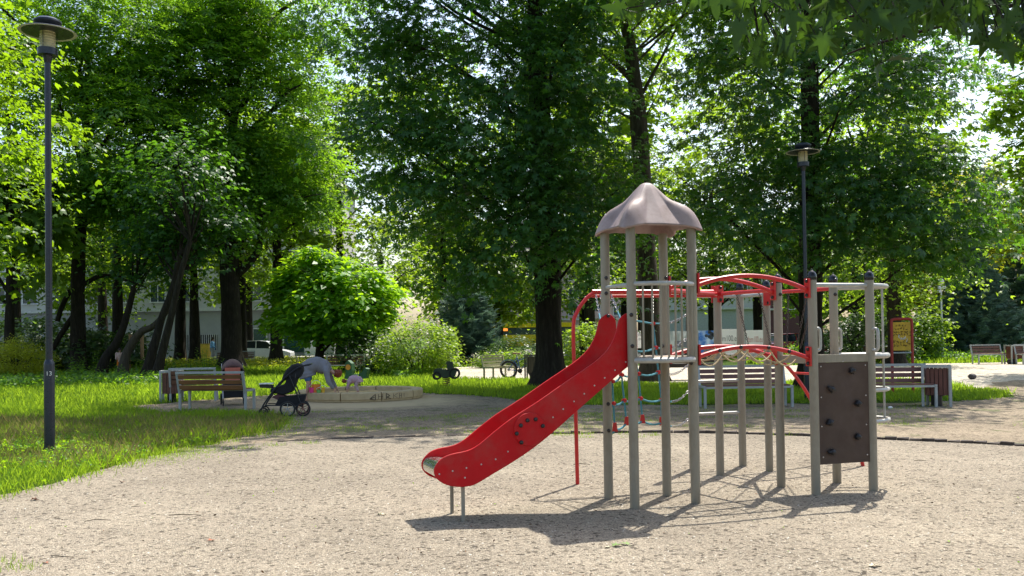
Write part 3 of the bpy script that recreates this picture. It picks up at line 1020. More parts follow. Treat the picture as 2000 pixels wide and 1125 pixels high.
# ================================================================ BENCHES
def bench_parts(t, w=1.8, slats=4, seat=True, mm=None, ms=None, arms=True, bh=0.86):
    mm = mm or M_benchm; ms = ms or M_slat
    # local: seat faces -Y, backrest at y=+0.2
    for s in (-1, 1):
        m2 = MB()
        x = s * (w / 2)
        m2.beam((x, -0.30, 0), (x, -0.30, 0.44), 0.05, 0.05)
        m2.beam((x, -0.325, 0.445), (x, 0.16, 0.445), 0.05, 0.045)
        m2.beam((x, 0.13, 0), (x, 0.13, 0.42), 0.05, 0.05)
        m2.beam((x, 0.15, 0.40), (x, 0.27, bh), 0.05, 0.05, up=(0, 1, 0))
        m2.build('end_frame', mm, t, smooth=False)
    m2 = MB(); m2.box((0, 0.27, bh), (w + 0.05, 0.05, 0.05)); m2.build('top_rail', mm, t, smooth=False)
    m2 = MB(); m2.box((0, -0.30, 0.435), (w - 0.05, 0.04, 0.04)); m2.build('front_rail', mm, t, smooth=False)
    sl_ = MB(); sl_.box((0, 0, 0), (w - 0.07, 0.028, 0.085))
    me_ = sl_.mesh('slat', ms, smooth=False)
    for i in range(3):
        z = 0.53 + i * 0.115
        o = link('slat', me_, t, (0, 0.185 + (z - 0.44) * 0.25, z)); o.rotation_euler = (R(-14), 0, 0)
    sl_ = MB(); sl_.box((0, 0, 0), (w - 0.07, 0.085, 0.028))
    me_ = sl_.mesh('slat', ms, smooth=False)
    for i in range(slats):
        link('slat', me_, t, (0, -0.24 + i * 0.108, 0.472))
def bench(label, loc, rz, w=1.8, **k):
    t = thing('park_bench', label, 'bench', loc, rz, 'slatted park benches')
    bench_parts(t, w, **k)
    return t
# rz=0 faces the camera
gb = (G(1374, 797) + G(1551, 797)) / 2; wb = (G(1551, 797) - G(1374, 797)).length
bench('grey framed slatted bench standing right behind the climbing frame posts', gb + V3((0, 0.3, 0)), R(2), wb, ms=mat('reddish_bench_slat', (0.155, 0.065, 0.05), 0.55, 0, 0.3, 12, 0.2, 60, stretch=(0.2, 1, 1)))
a, b = G(1695, 796), G(1832, 796)
bench('grey framed reddish slatted bench beside the wooden slatted litter bin', (a + b) / 2 + V3((-0.22, 0.3, 0)), R(-3), (b - a).length + 0.45, ms=mat('reddish_bench_slat', (0.19, 0.06, 0.05)))
a, b = G(1897, 711), G(1968, 711)
bench('far bench on the edge of the pale plaza, under the big spruce', (a + b) / 2, R(8), (b - a).length)
a, b = G(1995, 711), G(2060, 711)
bench('far bench cut off by the right edge of the picture, beyond the plaza bin', (a + b) / 2, R(8), 1.9)
a, b = G(1690, 710), G(1757, 710)
bench('far bench half hidden behind the yellow notice board', (a + b) / 2, R(0), (b - a).length + .2)
# dark bench back seen through the frame
g = G(1348, 742)
t = bench('dark slatted bench seen from behind between the tower posts, in front of the plaza', g, R(180), 2.1, mm=mat('dark_bench_metal', (0.05, 0.05, 0.055), 0.5), ms=mat('dark_bench_slat', (0.035, 0.028, 0.025), 0.6))
# left pair
g = (G(352, 801) + G(456, 801)) / 2
bench('bench with brown slats at the lawn edge, seen from behind, nearest the two strollers', g + V3((0.2, 0.0, 0)), R(180 - 9), 1.58, ms=mat('tan_bench_slat', (0.20, 0.085, 0.03), 0.55, 0, 0.25, 12, 0.2, 60, stretch=(0.2, 1, 1)))
g = G(372, 785)
bench('second bench at the lawn edge, behind the nearer one and its wooden bin', g + V3((0.05, 0.1, 0)), R(180 + 12), 1.1)
g = G(390, 722)
bench('bench half hidden in tall weeds at the back of the left lawn', g + V3((0, 6, 0)), R(0), 2.3)
a, b = G(640, 733), G(703, 733)
bench('pale framed bench standing under the bright round tree', (a + b) / 2 + V3((0, 0, 0)), R(-14), 1.75, mm=mat('cream_bench_metal', (0.55, 0.53, 0.42), 0.5), ms=mat('tan_bench_slat', (0.20, 0.085, 0.03)))
g = G(972, 741)
bench('olive coloured bench seen end on beside the parked bicycle', g + V3((0.0, 0.3, 0)), R(52), 1.25, mm=mat('olive_bench_metal', (0.28, 0.28, 0.14), 0.5), ms=mat('olive_bench_slat', (0.26, 0.25, 0.12), 0.55, 0, 0.2, 12))

# ================================================================ LITTER BINS
def bin_(label, loc, rz, ms, hgt=0.92, w=0.5, sl=5, mm=None):
    mm = mm or M_benchm
    t = thing('litter_bin', label, 'litter bin', loc, rz, 'slatted litter bins')
    for x in (-1, 1):
        m2 = MB()
        for y in (-1, 1):
            m2.box((x * (w / 2 + 0.03), y * w / 2, hgt / 2), (0.05, 0.05, hgt))
        m2.box((x * (w / 2 + 0.03), 0, hgt - 0.025), (0.05, w - 0.05, 0.05))
        m2.build('side_frame', mm, t, smooth=False)
    m2 = MB()
    for y in (-1, 1):
        m2.box((0, y * w / 2, hgt - 0.027), (w + 0.01, 0.05, 0.045))
    m2.build('top_frame', mm, t, smooth=False)
    sw = (w - 0.06) / sl
    s_ = MB(); s_.box((0, 0, 0), (sw - 0.012, 0.022, hgt * 0.64)); me_ = s_.mesh('slat', ms, smooth=False)
    for k in range(sl):
        x = -w / 2 + 0.03 + sw * (k + 0.5)
        for y in (-1, 1):
            link('slat', me_, t, (x, y * (w / 2 - 0.03), hgt * 0.60))
    for k in range(sl):
        x = -w / 2 + 0.03 + sw * (k + 0.5)
        for y in (-1, 1):
            link('slat', me_, t, (y * (w / 2 - 0.02), x, hgt * 0.60), R(90))
    m2 = MB(); m2.lathe([(w * .36, 0.22), (w * .38, hgt - 0.08)], 14); m2.build('liner', M_blackm, t)
    m2 = MB(); m2.lathe([(0.11, 0), (0.11, 0.25)], 10); m2.build('foot', M_blackm, t)
    return t
g = G(1838, 795)
bin_('reddish wooden slatted litter bin on grey legs at the end of the right bench', g + V3((0.03, 0.25, 0)), R(-24), M_slatr, 0.86, 0.46)
g = G(1981, 711)
bin_('far reddish slatted litter bin between two benches beyond the plaza', g, R(5), M_slatr, 0.86, 0.5)
g = G(1040, 741)
bin_('dark slatted litter bin tucked against the thick chestnut trunk', g + V3((0.0, 0.0, 0)), R(10), mat('dark_olive_slat', (0.05, 0.045, 0.03), 0.7), 0.9, 0.4, 4, mm=mat('dark_olive_metal', (0.06, 0.06, 0.04), 0.6))
g = G(331, 786)
bin_('brown wooden litter bin at the lawn edge, left of the two benches', g + V3((0.02, 0.1, 0)), R(12), mat('brown_bin_slat', (0.13, 0.05, 0.028), 0.6, 0, 0.3, 12), 0.82, 0.42, 4)

# ================================================================ SANDBOX
t = thing('sandpit', 'round sandpit with a beige stone rim and black scrawled graffiti', 'sandpit', SBX)
M_stone = mat('beige_sandpit_stone', (0.50, 0.385, 0.215), 0.75, 0, 0.08, 5, 0.25, 60, dirt=(0.34, 0.24, 0.13), da=0.6, ds=3)
ro, ri = 1.62, 1.34
NS = 10
for s_ in range(NS):
    a0, a1 = 2 * math.pi * s_ / NS + 0.009 + 0.17, 2 * math.pi * (s_ + 1) / NS - 0.009 + 0.17
    m2 = MB()
    vs, fs = [], []
    pr = [(ro - 0.03, 0.06), (ro, 0.075), (ro, 0.225), (ro - 0.025, 0.245), (ri + 0.02, 0.245), (ri, 0.23), (ri, 0.02), (ro - 0.03, 0.02)]
    for i in range(9):
        a = a0 + (a1 - a0) * i / 8
        for r_, z_ in pr:
            vs.append((r_ * math.cos(a), r_ * math.sin(a), z_))
    k = len(pr)
    for i in range(8):
        for j in range(k):
            fs.append((i * k + j, (i + 1) * k + j, (i + 1) * k + (j + 1) % k, i * k + (j + 1) % k))
    fs += [tuple(range(k)), tuple(8 * k + j for j in range(k))[::-1]]
    m2.add(vs, fs)
    m2.build('rim_stone', M_stone, t, ang=30)
m2 = MB(); m2.lathe([(ro - 0.06, -0.02), (ro - 0.06, 0.055), (ro - 0.1, 0.06)], 48); m2.build('plinth', M_stone, t)
m2 = MB()
vs = [(0, 0, 0.16)] + [(r_ * math.cos(a), r_ * math.sin(a), 0.13 + 0.03 * math.sin(5 * a + r_ * 7)) for r_ in (0.5, 1.0, 1.36) for a in [2 * math.pi * j / 30 for j in range(30)]]
fs = [(0, 1 + j, 1 + (j + 1) % 30) for j in range(30)] + [(1 + q * 30 + j, 31 + q * 30 + j, 31 + q * 30 + (j + 1) % 30, 1 + q * 30 + (j + 1) % 30) for q in range(2) for j in range(30)]
m2.add(vs, fs); m2.build('sand', mat('yellow_sand', (0.46, 0.33, 0.15), 0.95, 0, 0.15, 9, 0.5, 40, 0.02), t)
# graffiti strokes on the curved outer face (angle in metres along rim, height)
gr = MB()
strokes = [[(0, .09), (.14, .2), (.14, .06), (0, .09)], [(.03, .1), (.12, .13)], [(.22, .2), (.22, .08)], [(.22, .14), (.33, .14)], [(.33, .2), (.33, .08)], [(.42, .21), (.42, .07)], [(.42, .21), (.52, .15), (.43, .12), (.54, .075)], [(.62, .2), (.62, .08)], [(.74, .2), (.64, .14), (.73, .09)], [(.80, .2), (.80, .08)], [(.80, .14), (.86, .14)], [(.87, .2), (.87, .08)], [(.95, .19), (.95, .10)]]
a00 = math.atan2(-ro, 0) + 0.30
for si, st in enumerate(strokes):
    pts = []
    for (u0, z0), (u1, z1) in zip(st[:-1], st[1:]):
        for j in range(4):
            f_ = j / 4
            pts.append((u0 + (u1 - u0) * f_, z0 + (z1 - z0) * f_))
    pts.append(st[-1])
    gr.tube([((ro + 0.002) * math.cos(a00 + u / ro), (ro + 0.002) * math.sin(a00 + u / ro), z) for u, z in pts], 0.008 if si < 2 or si in (5, 6) else 0.0045, 5)
gr.build('graffiti', mat('black_marker', (0.03, 0.025, 0.02), 0.7), t)

# toys on the rim
def bucket(label, loc, col, r=0.09, h=0.15, nm='toy_bucket'):
    t_ = thing(nm, label, 'toy bucket', loc)
    m3 = MB(); m3.lathe([(r * 0.75, 0), (r, h), (r * 0.9, h), (r * 0.68, 0.02)], 14); m3.build('pail', mat(label[:12] + '_plastic', col, 0.4), t_)
    m3 = MB(); m3.tube([(r * math.cos(a), 0.02, h + r * 0.8 * math.sin(a)) for a in [math.pi * i / 8 for i in range(9)]], 0.006, 5); m3.build('handle', M_white, t_)
def rimpt(px, rr=1.48):
    x = D(px, 760, 22.5).x - SBX.x
    return V3((SBX.x + x, SBX.y - math.sqrt(max(0.01, rr * rr - x * x)), 0.245))
bucket('orange toy bucket standing on the left end of the sandpit rim', rimpt(619), (0.8, 0.22, 0.04), 0.12, 0.2)
bucket('pink toy bucket on the sandpit rim in front of the orange one', rimpt(612, 1.57), (0.75, 0.05, 0.25), 0.08, 0.13)
bucket('small green toy bucket on the sandpit rim, right of the orange bucket', rimpt(627, 1.55), (0.15, 0.4, 0.1), 0.06, 0.08)
bucket('yellow toy bucket on the sandpit rim, rightmost of the toys', rimpt(633, 1.44), (0.7, 0.42, 0.04), 0.07, 0.12)

# ================================================================ PEOPLE
def skin(name, joints, edges, m, parent, sub=2, root_i=0):
    me_ = bpy.data.meshes.new(name)
    me_.from_pydata([j[0] for j in joints], edges, [])
    o = link(name, me_, parent)
    me_.materials.append(m)
    md = o.modifiers.new('skin', 'SKIN')
    for i, j in enumerate(joints):
        sv = me_.skin_vertices[0].data[i]
        r = j[1]
        sv.radius = (r, r) if isinstance(r, (int, float)) else r
        sv.use_root = (i == root_i)
    ss = o.modifiers.new('sub', 'SUBSURF'); ss.levels = sub; ss.render_levels = sub
    md.use_smooth_shade = True
    return o
M_skin = mat('skin', (0.50, 0.29, 0.20), 0.55, 0, 0.06)
def hand_chains(J, E, wrist, d, side, s=1.0):
    # palm and five short fingers; J joint list, wrist index, d = pointing direction, side = thumb direction
    d, side = V3(d).normalized(), V3(side).normalized()
    w = V3(J[wrist][0])
    palm = w + d * 0.07 * s
    J.append((tuple(palm), (0.033 * s, 0.018 * s))); pi = len(J) - 1
    E.append((wrist, pi))
    curl = d.cross(side).normalized()
    for k, ln in enumerate((0.062, 0.075, 0.070, 0.055)):
        b0 = palm + side * (0.028 - 0.019 * k) * s + d * 0.03 * s
        m_ = b0 + d * ln * 0.55 * s + curl * 0.008 * s
        e_ = b0 + d * ln * s + curl * 0.028 * s
        J += [(tuple(b0), 0.0095 * s), (tuple(m_), 0.0085 * s), (tuple(e_), 0.007 * s)]
        n_ = len(J)
        E += [(pi, n_ - 3), (n_ - 3, n_ - 2), (n_ - 2, n_ - 1)]
    b0 = w + d * 0.035 * s + side * 0.032 * s
    e_ = b0 + (d * 0.7 + side * 0.7).normalized() * 0.05 * s
    J += [(tuple(b0), 0.011 * s), (tuple(e_), 0.008 * s)]
    n_ = len(J)
    E += [(wrist, n_ - 2), (n_ - 2, n_ - 1)]
def person(label, loc, rz, j, body=None, top=None, bottom=None, hair=None, shoes=None, s=1.0, hands=True, long_sleeve=True, pants='short', hairlen=0.0, fwd=(1, 0, 0)):
    # j: dict of joint positions in local metres. local +X is forward
    t_ = thing('person', label, 'person', loc, rz)
    J, E = [], []
    def add(k, r, pr=None):
        J.append((tuple(j[k]), r)); 
        if pr is not None: E.append((pr, len(J) - 1))
        return len(J) - 1
    pel = add('pelvis', 0.13 * s)
    sp = add('spine', 0.125 * s, pel)
    ch = add('chest', (0.135 * s, 0.11 * s), sp)
    nk = add('neck', 0.052 * s, ch)
    hd0 = V3(j['head'])
    nkp = V3(j['neck'])
    hdir = (hd0 - nkp).normalized()
    J.append((tuple(nkp + hdir * 0.05 * s), 0.05 * s)); E.append((nk, len(J) - 1)); nb = len(J) - 1
    face = V3(j['face']).normalized()
    J.append((tuple(hd0 - hdir * 0.04 * s + face * 0.015 * s), 0.073 * s)); E.append((nb, len(J) - 1))
    J.append((tuple(hd0 + hdir * 0.05 * s), 0.083 * s)); E.append((len(J) - 2, len(J) - 1))
    for sd in ('l', 'r'):
        sh = add('sh_' + sd, 0.058 * s, ch); el = add('el_' + sd, 0.042 * s, sh); wr = add('wr_' + sd, 0.026 * s, el)
        if hands:
            dd = V3(j['wr_' + sd]) - V3(j['el_' + sd])
            hand_chains(J, E, wr, dd, V3((0.2, -1 if sd == 'l' else 1, 0.1)), s)
        hp = add('hip_' + sd, 0.088 * s, pel); kn = add('kn_' + sd, 0.058 * s, hp); an = add('an_' + sd, 0.034 * s, kn)
        a_ = V3(j['an_' + sd])
        J.append((tuple(a_ + V3((-0.04 * s, 0, -0.045 * s))), 0.03 * s)); E.append((an, len(J) - 1)); hl = len(J) - 1
        J.append((tuple(a_ + V3((0.13 * s, 0, -0.055 * s))), (0.04 * s, 0.022 * s))); E.append((an, len(J) - 1))
    b_ = skin('body', J, E, M_skin, t_, 2)
    # facial features
    fm = MB()
    c = hd0 + hdir * 0.012 * s
    sdv = hdir.cross(face).normalized()
    for q in (-1, 1):
        fm.ball(c + face * 0.078 * s + sdv * q * 0.03 * s, 0.011 * s, 6)
    fm.build('eyes', mat('dark_eye', (0.02, 0.015, 0.01), 0.3), t_)
    fm = MB(); fm.ball(c + face * 0.088 * s - hdir * 0.025 * s, (0.014 * s,) * 3, 6)
    for q in (-1, 1): fm.ball(c + sdv * q * 0.082 * s - hdir * 0.02 * s, (0.018 * s, 0.018 * s, 0.022 * s), 6)
    fm.build('nose_and_ears', M_skin, t_)
    fm = MB(); fm.ball(c + face * 0.078 * s - hdir * 0.055 * s, (0.016 * s, 0.016 * s, 0.006 * s), 6); fm.build('mouth', mat('lips', (0.4, 0.12, 0.1), 0.5), t_)
    if top:
        tm = MB()
        P3 = [V3(j[k]) for k in ('pelvis', 'spine', 'chest')] + [V3(j['neck']) - hdir * 0.02 * s]
        if j.get('hem'):
            pv = P3[0]; hm_ = V3(j['hem'])
            core = [hm_, hm_.lerp(pv, .5) + V3((-.02 * s, 0, 0)), pv, P3[1], P3[2], P3[2].lerp(P3[3], .6), P3[3]]
            rr = [.215, .215, .20, .195, .18, .115, .062]
        else:
            core = [P3[0] - V3((0, 0, .06 * s)), P3[0], P3[1], P3[2], P3[2].lerp(P3[3], .6), P3[3]]
            rr = [.17, .17, .165, .175, .11, .06]
        cs = smoothpts(core, 4)
        rs_ = [s * (rr[min(i // 4, len(rr) - 1)] * (1 - (i % 4) / 4) + rr[min(i // 4 + 1, len(rr) - 1)] * (i % 4) / 4) for i in range(len(cs))]
        rw = random.Random(3)
        rs_ = [r_ * (1 + .035 * math.sin(i * 2.1) + rw.uniform(-.02, .02)) for i, r_ in enumerate(rs_)]
        tm.tube(cs, rs_, 16)
        for sd in ('l', 'r'):
            sh_, el_, wr_ = V3(j['sh_' + sd]), V3(j['el_' + sd]), V3(j['wr_' + sd])
            pts = [P3[2].lerp(sh_, .3), sh_, sh_.lerp(el_, .5), el_] + ([el_.lerp(wr_, .5), el_.lerp(wr_, .9)] if long_sleeve else [])
            r0_ = [.12, .088, .072, .064, .055, .046][:len(pts)]
            ps = smoothpts(pts, 4)
            rr2 = [s * (r0_[min(i // 4, len(r0_) - 1)] * (1 - (i % 4) / 4) + r0_[min(i // 4 + 1, len(r0_) - 1)] * (i % 4) / 4) * (1 + .05 * math.sin(i * 2.7)) for i in range(len(ps))]
            tm.tube(ps, rr2, 12)
        tm.v = [V3((v.x, v.y * 1.0, v.z + .006 * s * math.sin(v.x * 31 / s + v.y * 47 / s))) for v in tm.v]
        o_ = tm.build('top', top, t_, ang=180)
        rm = o_.modifiers.new('merge', 'REMESH'); rm.mode = 'VOXEL'; rm.voxel_size = 0.016 * s; rm.use_smooth_shade = True
        sm_ = o_.modifiers.new('s', 'SMOOTH'); sm_.iterations = 3
    if bottom:
        J2, E2 = [(tuple(j['pelvis']), 0.135 * s)], []
        for sd in ('l', 'r'):
            k0 = len(J2)
            J2.append((tuple(j['hip_' + sd]), 0.105 * s)); E2.append((0, k0))
            end = V3(j['hip_' + sd]).lerp(V3(j['kn_' + sd]), 0.85)
            J2.append((tuple(end), 0.092 * s)); E2.append((k0, k0 + 1))
            if pants == 'long':
                J2.append((tuple(V3(j['kn_' + sd]).lerp(V3(j['an_' + sd]), 0.9)), 0.062 * s)); E2.append((k0 + 1, k0 + 2))
        skin('shorts' if pants == 'short' else 'trousers', J2, E2, bottom, t_, 2)
    if hair:
        hm = MB()
        hc = hd0 + hdir * 0.045 * s - face * 0.028 * s
        hm.ball(hc, (0.105 * s, 0.105 * s, 0.10 * s), 14)
        for k in range(46):
            d_ = V3((random.gauss(0, 1), random.gauss(0, 1), random.gauss(0, 1))).normalized()
            if d_.dot(face) > 0.35: continue
            hm.ball(hc + d_ * 0.085 * s, random.uniform(0.028, 0.05) * s, 6)
        if hairlen:
            for k in range(14):
                p0 = hc + V3((random.uniform(-.05, .05), random.uniform(-.08, .08), 0)) * s
                hm.tube([p0, p0 + V3((0.02, 0, -hairlen * 0.5)), p0 + V3((0.03, random.uniform(-.02, .02), -hairlen))], [0.03 * s, 0.028 * s, 0.008], 6)
        hm.build('hair', hair, t_, ang=180)
    if shoes:
        for sd in ('l', 'r'):
            a_ = V3(j['an_' + sd])
            sm = MB(); sm.box((a_.x + 0.045 * s, a_.y, a_.z - 0.082 * s), (0.25 * s, 0.09 * s, 0.025 * s)); sm.box((a_.x + 0.09 * s, a_.y, a_.z - 0.045 * s), (0.04 * s, 0.085 * s, 0.05 * s))
            sm.build('sandal', shoes, t_, smooth=False)
    return t_
wj = dict(pelvis=(0.0, 0, 0.84), spine=(0.22, 0, 0.94), chest=(0.44, 0, 0.86), neck=(0.60, 0, 0.76), head=(0.73, 0, 0.69), face=(0.45, -0.15, -0.88),
          sh_l=(0.49, 0.17, 0.79), el_l=(0.58, 0.20, 0.52), wr_l=(0.70, 0.14, 0.33),
          sh_r=(0.49, -0.18, 0.79), el_r=(0.55, -0.23, 0.52), wr_r=(0.68, -0.19, 0.31),
          hip_l=(-0.01, 0.09, 0.80), kn_l=(0.03, 0.11, 0.44), an_l=(-0.04, 0.12, 0.09),
          hip_r=(-0.01, -0.09, 0.80), kn_r=(0.04, -0.10, 0.44), an_r=(-0.02, -0.11, 0.09), hem=(0.02, 0, 0.62))
g = G(601, 785)
person('red haired person in grey top and denim shorts bending over the sandpit rim', (g.x, g.y, 0), R(4), wj,
       top=mat('grey_lilac_knit', (0.21, 0.205, 0.22), 0.9, 0, 0.1, 12, 0.3, 40), bottom=mat('denim', (0.07, 0.15, 0.30), 0.85, 0, 0.15, 20), hair=mat('red_brown_hair', (0.22, 0.05, 0.02), 0.7, 0, 0.3, 30), shoes=mat('tan_sandal', (0.35, 0.25, 0.2), 0.7))
tj = dict(pelvis=(0.0, 0, 0.35), spine=(0.11, 0, 0.37), chest=(0.20, 0, 0.34), neck=(0.27, 0, 0.335), head=(0.345, 0, 0.32), face=(0.8, -0.1, -0.5),
          sh_l=(0.22, 0.08, 0.31), el_l=(0.25, 0.10, 0.20), wr_l=(0.27, 0.09, 0.10), sh_r=(0.22, -0.08, 0.31), el_r=(0.25, -0.11, 0.20), wr_r=(0.26, -0.09, 0.10),
          hip_l=(0, 0.05, 0.33), kn_l=(0.06, 0.07, 0.18), an_l=(-0.02, 0.07, 0.05), hip_r=(0, -0.05, 0.33), kn_r=(0.07, -0.06, 0.18), an_r=(-0.01, -0.06, 0.05), hem=(-0.03, 0, 0.29))
for k in tj:
    if k != 'face': tj[k] = tuple(1.0 * c for c in tj[k])
g = D(699, 760, 23.3)
person('toddler in a pale pink dress and leggings crouching with hands down inside the sandpit', (g.x, 23.3, 0.15), R(184), tj, top=mat('pale_pink_cotton', (0.55, 0.36, 0.42), 0.9), bottom=mat('pink_leggings', (0.5, 0.36, 0.38), 0.9), hair=mat('copper_hair', (0.26, 0.08, 0.03), 0.7), s=0.54, pants='long', hands=True)
st = dict(pelvis=(0, 0, 0.93), spine=(0.0, 0, 1.12), chest=(0.02, 0, 1.32), neck=(0.02, 0, 1.48), head=(0.04, 0, 1.61), face=(1, 0, -0.1), sh_l=(0.01, 0.19, 1.40), el_l=(-0.08, 0.22, 1.14), wr_l=(0.02, 0.2, 0.92), sh_r=(0.01, -0.19, 1.40), el_r=(0.06, -0.22, 1.14), wr_r=(0.25, -0.2, 1.02),
          hip_l=(0, 0.09, 0.9), kn_l=(0.12, 0.1, 0.5), an_l=(0.02, 0.1, 0.1), hip_r=(0, -0.09, 0.9), kn_r=(0.02, -0.1, 0.5), an_r=(-0.2, -0.1, 0.12))
g = D(415, 690, 63)
person('person in a light blue shirt walking past the grey building by the yellow box', (g.x, 63, 0), R(10), st, top=mat('light_blue_cotton', (0.15, 0.33, 0.6), 0.9), bottom=mat('grey_trousers', (0.35, 0.35, 0.38), 0.9), hair=mat('dark_hair', (0.03, 0.02, 0.015), 0.7), pants='long', hands=False)
g = D(234, 700, 42)
person('small person in orange shorts and a white shirt behind the leaning trunks at the left', (g.x, 42, 0), R(-70), {k: (tuple(c * 0.72 for c in v) if k != 'face' else v) for k, v in st.items()}, top=mat('white_cotton', (0.7, 0.45, 0.4), 0.9), bottom=mat('orange_cotton', (0.85, 0.22, 0.02), 0.9), hair=mat('dark_hair', (0.03, 0.02, 0.015), 0.7), s=0.72, hands=False)
g = D(1003 + 100, 690, 60)
person('distant person in pale clothes seen left of the red net arch', (D(1106, 680, 58).x, 58, 0), R(200), st, top=mat('white_shirt', (0.6, 0.55, 0.5), 0.9), bottom=mat('grey_trousers', (0.35, 0.35, 0.38), 0.9), hair=mat('dark_hair', (0.03, 0.02, 0.015), 0.7), pants='long', hands=False)

# ================================================================ PUSHCHAIRS
def wheel(parent, c, r, w=0.045, spokes=5, yaw=0.0, rim_m=None, name='wheel'):
    Mw = Matrix.Translation(c) @ Matrix.Rotation(yaw, 4, 'Z') @ Matrix.Rotation(R(90), 4, 'X')
    m3 = MB()
    ring = [(Mw @ V3((r * 0.88 * math.cos(a), r * 0.88 * math.sin(a), 0))) for a in [2 * math.pi * i / 22 for i in range(22)]]
    m3.tube(ring, r * 0.12, 8, closed=True)
    o = m3.build(name, M_tyre, parent)
    m3 = MB()
    m3.tube([(Mw @ V3((r * 0.76 * math.cos(a), r * 0.76 * math.sin(a), 0))) for a in [2 * math.pi * i / 22 for i in range(22)]], r * 0.035, 5, closed=True)
    for k in range(spokes):
        a = 2 * math.pi * k / spokes + 0.3
        m3.tube([Mw @ V3((0, 0, 0)), Mw @ V3((r * 0.76 * math.cos(a), r * 0.76 * math.sin(a), 0))], r * (0.05 if spokes < 8 else 0.012), 5)
    m3.lathe([(r * 0.14, -w / 2), (r * 0.14, w / 2)], 10, Mw)
    m3.build('rim', rim_m or M_blackm, o)
    return o
g = G(560, 812)
t = thing('pushchair', 'black pushchair with hood and white snack tray, seen from the side beside the sandpit', 'pushchair', (g.x, g.y, 0), R(8), 'pushchairs')
M_rimp = mat('copper_rim', (0.25, 0.12, 0.10), 0.4, 0.5)
wheel(t, (0.36, -0.26, 0.15), 0.15, rim_m=M_rimp); wheel(t, (0.30, 0.26, 0.15), 0.15, rim_m=M_rimp)
wheel(t, (0.05, -0.30, 0.16), 0.16, rim_m=mat('pale_rim', (0.35, 0.35, 0.33), 0.4))
wheel(t, (-0.46, 0.20, 0.10), 0.10, yaw=0.4); wheel(t, (-0.44, -0.22, 0.10), 0.10, yaw=0.4)
for y in (-0.24, 0.24):
    m2 = MB(); m2.tube(smoothpts([(-0.47, y, 0.18), (-0.38, y, 0.34), (-0.1, y, 0.70), (0.16, y, 0.93), (0.32, y, 1.02), (0.46, y, 1.05)], 4), 0.017, 7); m2.build('frame_tube', M_blackm, t)
    m2 = MB(); m2.tube([(0.33, y, 0.20), (0.22, y, 0.5), (0.08, y, 0.84)], 0.014, 6); m2.tube([(0.33, y, 0.22), (-0.40, y, 0.24)], 0.013, 6); m2.build('frame_tube', M_blackm, t)
m2 = MB(); m2.tube([(0.46, -0.24, 1.05), (0.50, -0.2, 1.06), (0.50, 0.2, 1.06), (0.46, 0.24, 1.05)], 0.02, 8); m2.build('handlebar', M_blackm, t)
m2 = MB(); m2.prism([(-0.30, 0.50), (-0.05, 0.44), (0.14, 0.50), (0.27, 0.84), (0.05, 0.84), (-0.02, 0.66), (-0.30, 0.58)], 0.42)
o = m2.build('seat', M_black, t, ang=60); bv = o.modifiers.new('b', 'BEVEL'); bv.width = 0.03; bv.segments = 3
m2 = MB(); m2.prism([(-0.09, 0.70), (-0.05, 0.84), (0.03, 0.97), (0.13, 1.06), (0.24, 1.09), (0.33, 1.05), (0.36, 0.95), (0.31, 0.83), (0.26, 0.76), (0.10, 0.78)], 0.44)
o = m2.build('hood', M_black, t, ang=60); bv = o.modifiers.new('b', 'BEVEL'); bv.width = 0.07; bv.segments = 4
for q, (x0_, z0_, x1_, z1_) in enumerate(((0.10, 0.79, 0.10, 1.04), (0.2, 0.79, 0.24, 1.092))):
    m2 = MB(); m2.tube([(x0_, -0.226, z0_), (x1_, -0.19, z1_ - 0.03), (x1_, 0, z1_ + 0.004), (x1_, 0.19, z1_ - 0.03), (x0_, 0.226, z0_)], 0.008, 5); m2.build('hood_rib', mat('dark_grey_trim', (0.05, 0.05, 0.05), .6), o)
m2 = MB(); m2.prism([(-0.22, 0.22), (0.34, 0.20), (0.40, 0.44), (-0.12, 0.40)], 0.40); m2.build('basket', M_black, t, smooth=False)
m2 = MB(); m2.prism([(-0.28, 0.40), (-0.08, 0.30), (-0.02, 0.42), (-0.16, 0.47)], 0.32); m2.build('bag', mat('plum_fabric', (0.12, 0.05, 0.06), 0.8), t, smooth=False)
m2 = MB(); m2.prism([(-0.52, 0.60), (-0.28, 0.58), (-0.26, 0.64), (-0.53, 0.66)], 0.30); m2.build('bumper', M_blackm, t, smooth=False)
m2 = MB(); m2.box((-0.40, 0, 0.675), (0.27, 0.28, 0.018)); m2.build('tray', M_white, t, smooth=False)
g = G(455, 791)
t = thing('pushchair', 'brown hooded pushchair with an orange bag facing the camera behind the bench', 'pushchair', (g.x, g.y, 0), R(20), 'pushchairs')
M_mauve = mat('brown_hood_fabric', (0.11, 0.06, 0.055), 0.8, 0, 0.2, 20)
for x in (-0.24, 0.24):
    wheel(t, (x * 1.1, 0.2, 0.14), 0.14, yaw=R(90)); wheel(t, (x, -0.38, 0.10), 0.10, yaw=R(90))
    m2 = MB(); m2.tube(smoothpts([(x, -0.40, 0.18), (x, -0.2, 0.45), (x, 0.1, 0.8), (x, 0.3, 1.0)], 3), 0.016, 6); m2.tube([(x, 0.2, 0.15), (x, 0.0, 0.62)], 0.014, 6); m2.build('frame_tube', mat('grey_frame', (0.3, 0.3, 0.3), 0.4, 0.4), t)
m2 = MB(); m2.tube([(-0.24, 0.3, 1.0), (0, 0.34, 1.01), (0.24, 0.3, 1.0)], 0.018, 6); m2.build('handlebar', M_blackm, t)
m2 = MB(); m2.box((0, 0, 0.28), (0.44, 0.5, 0.18)); m2.build('basket', M_black, t, smooth=False)
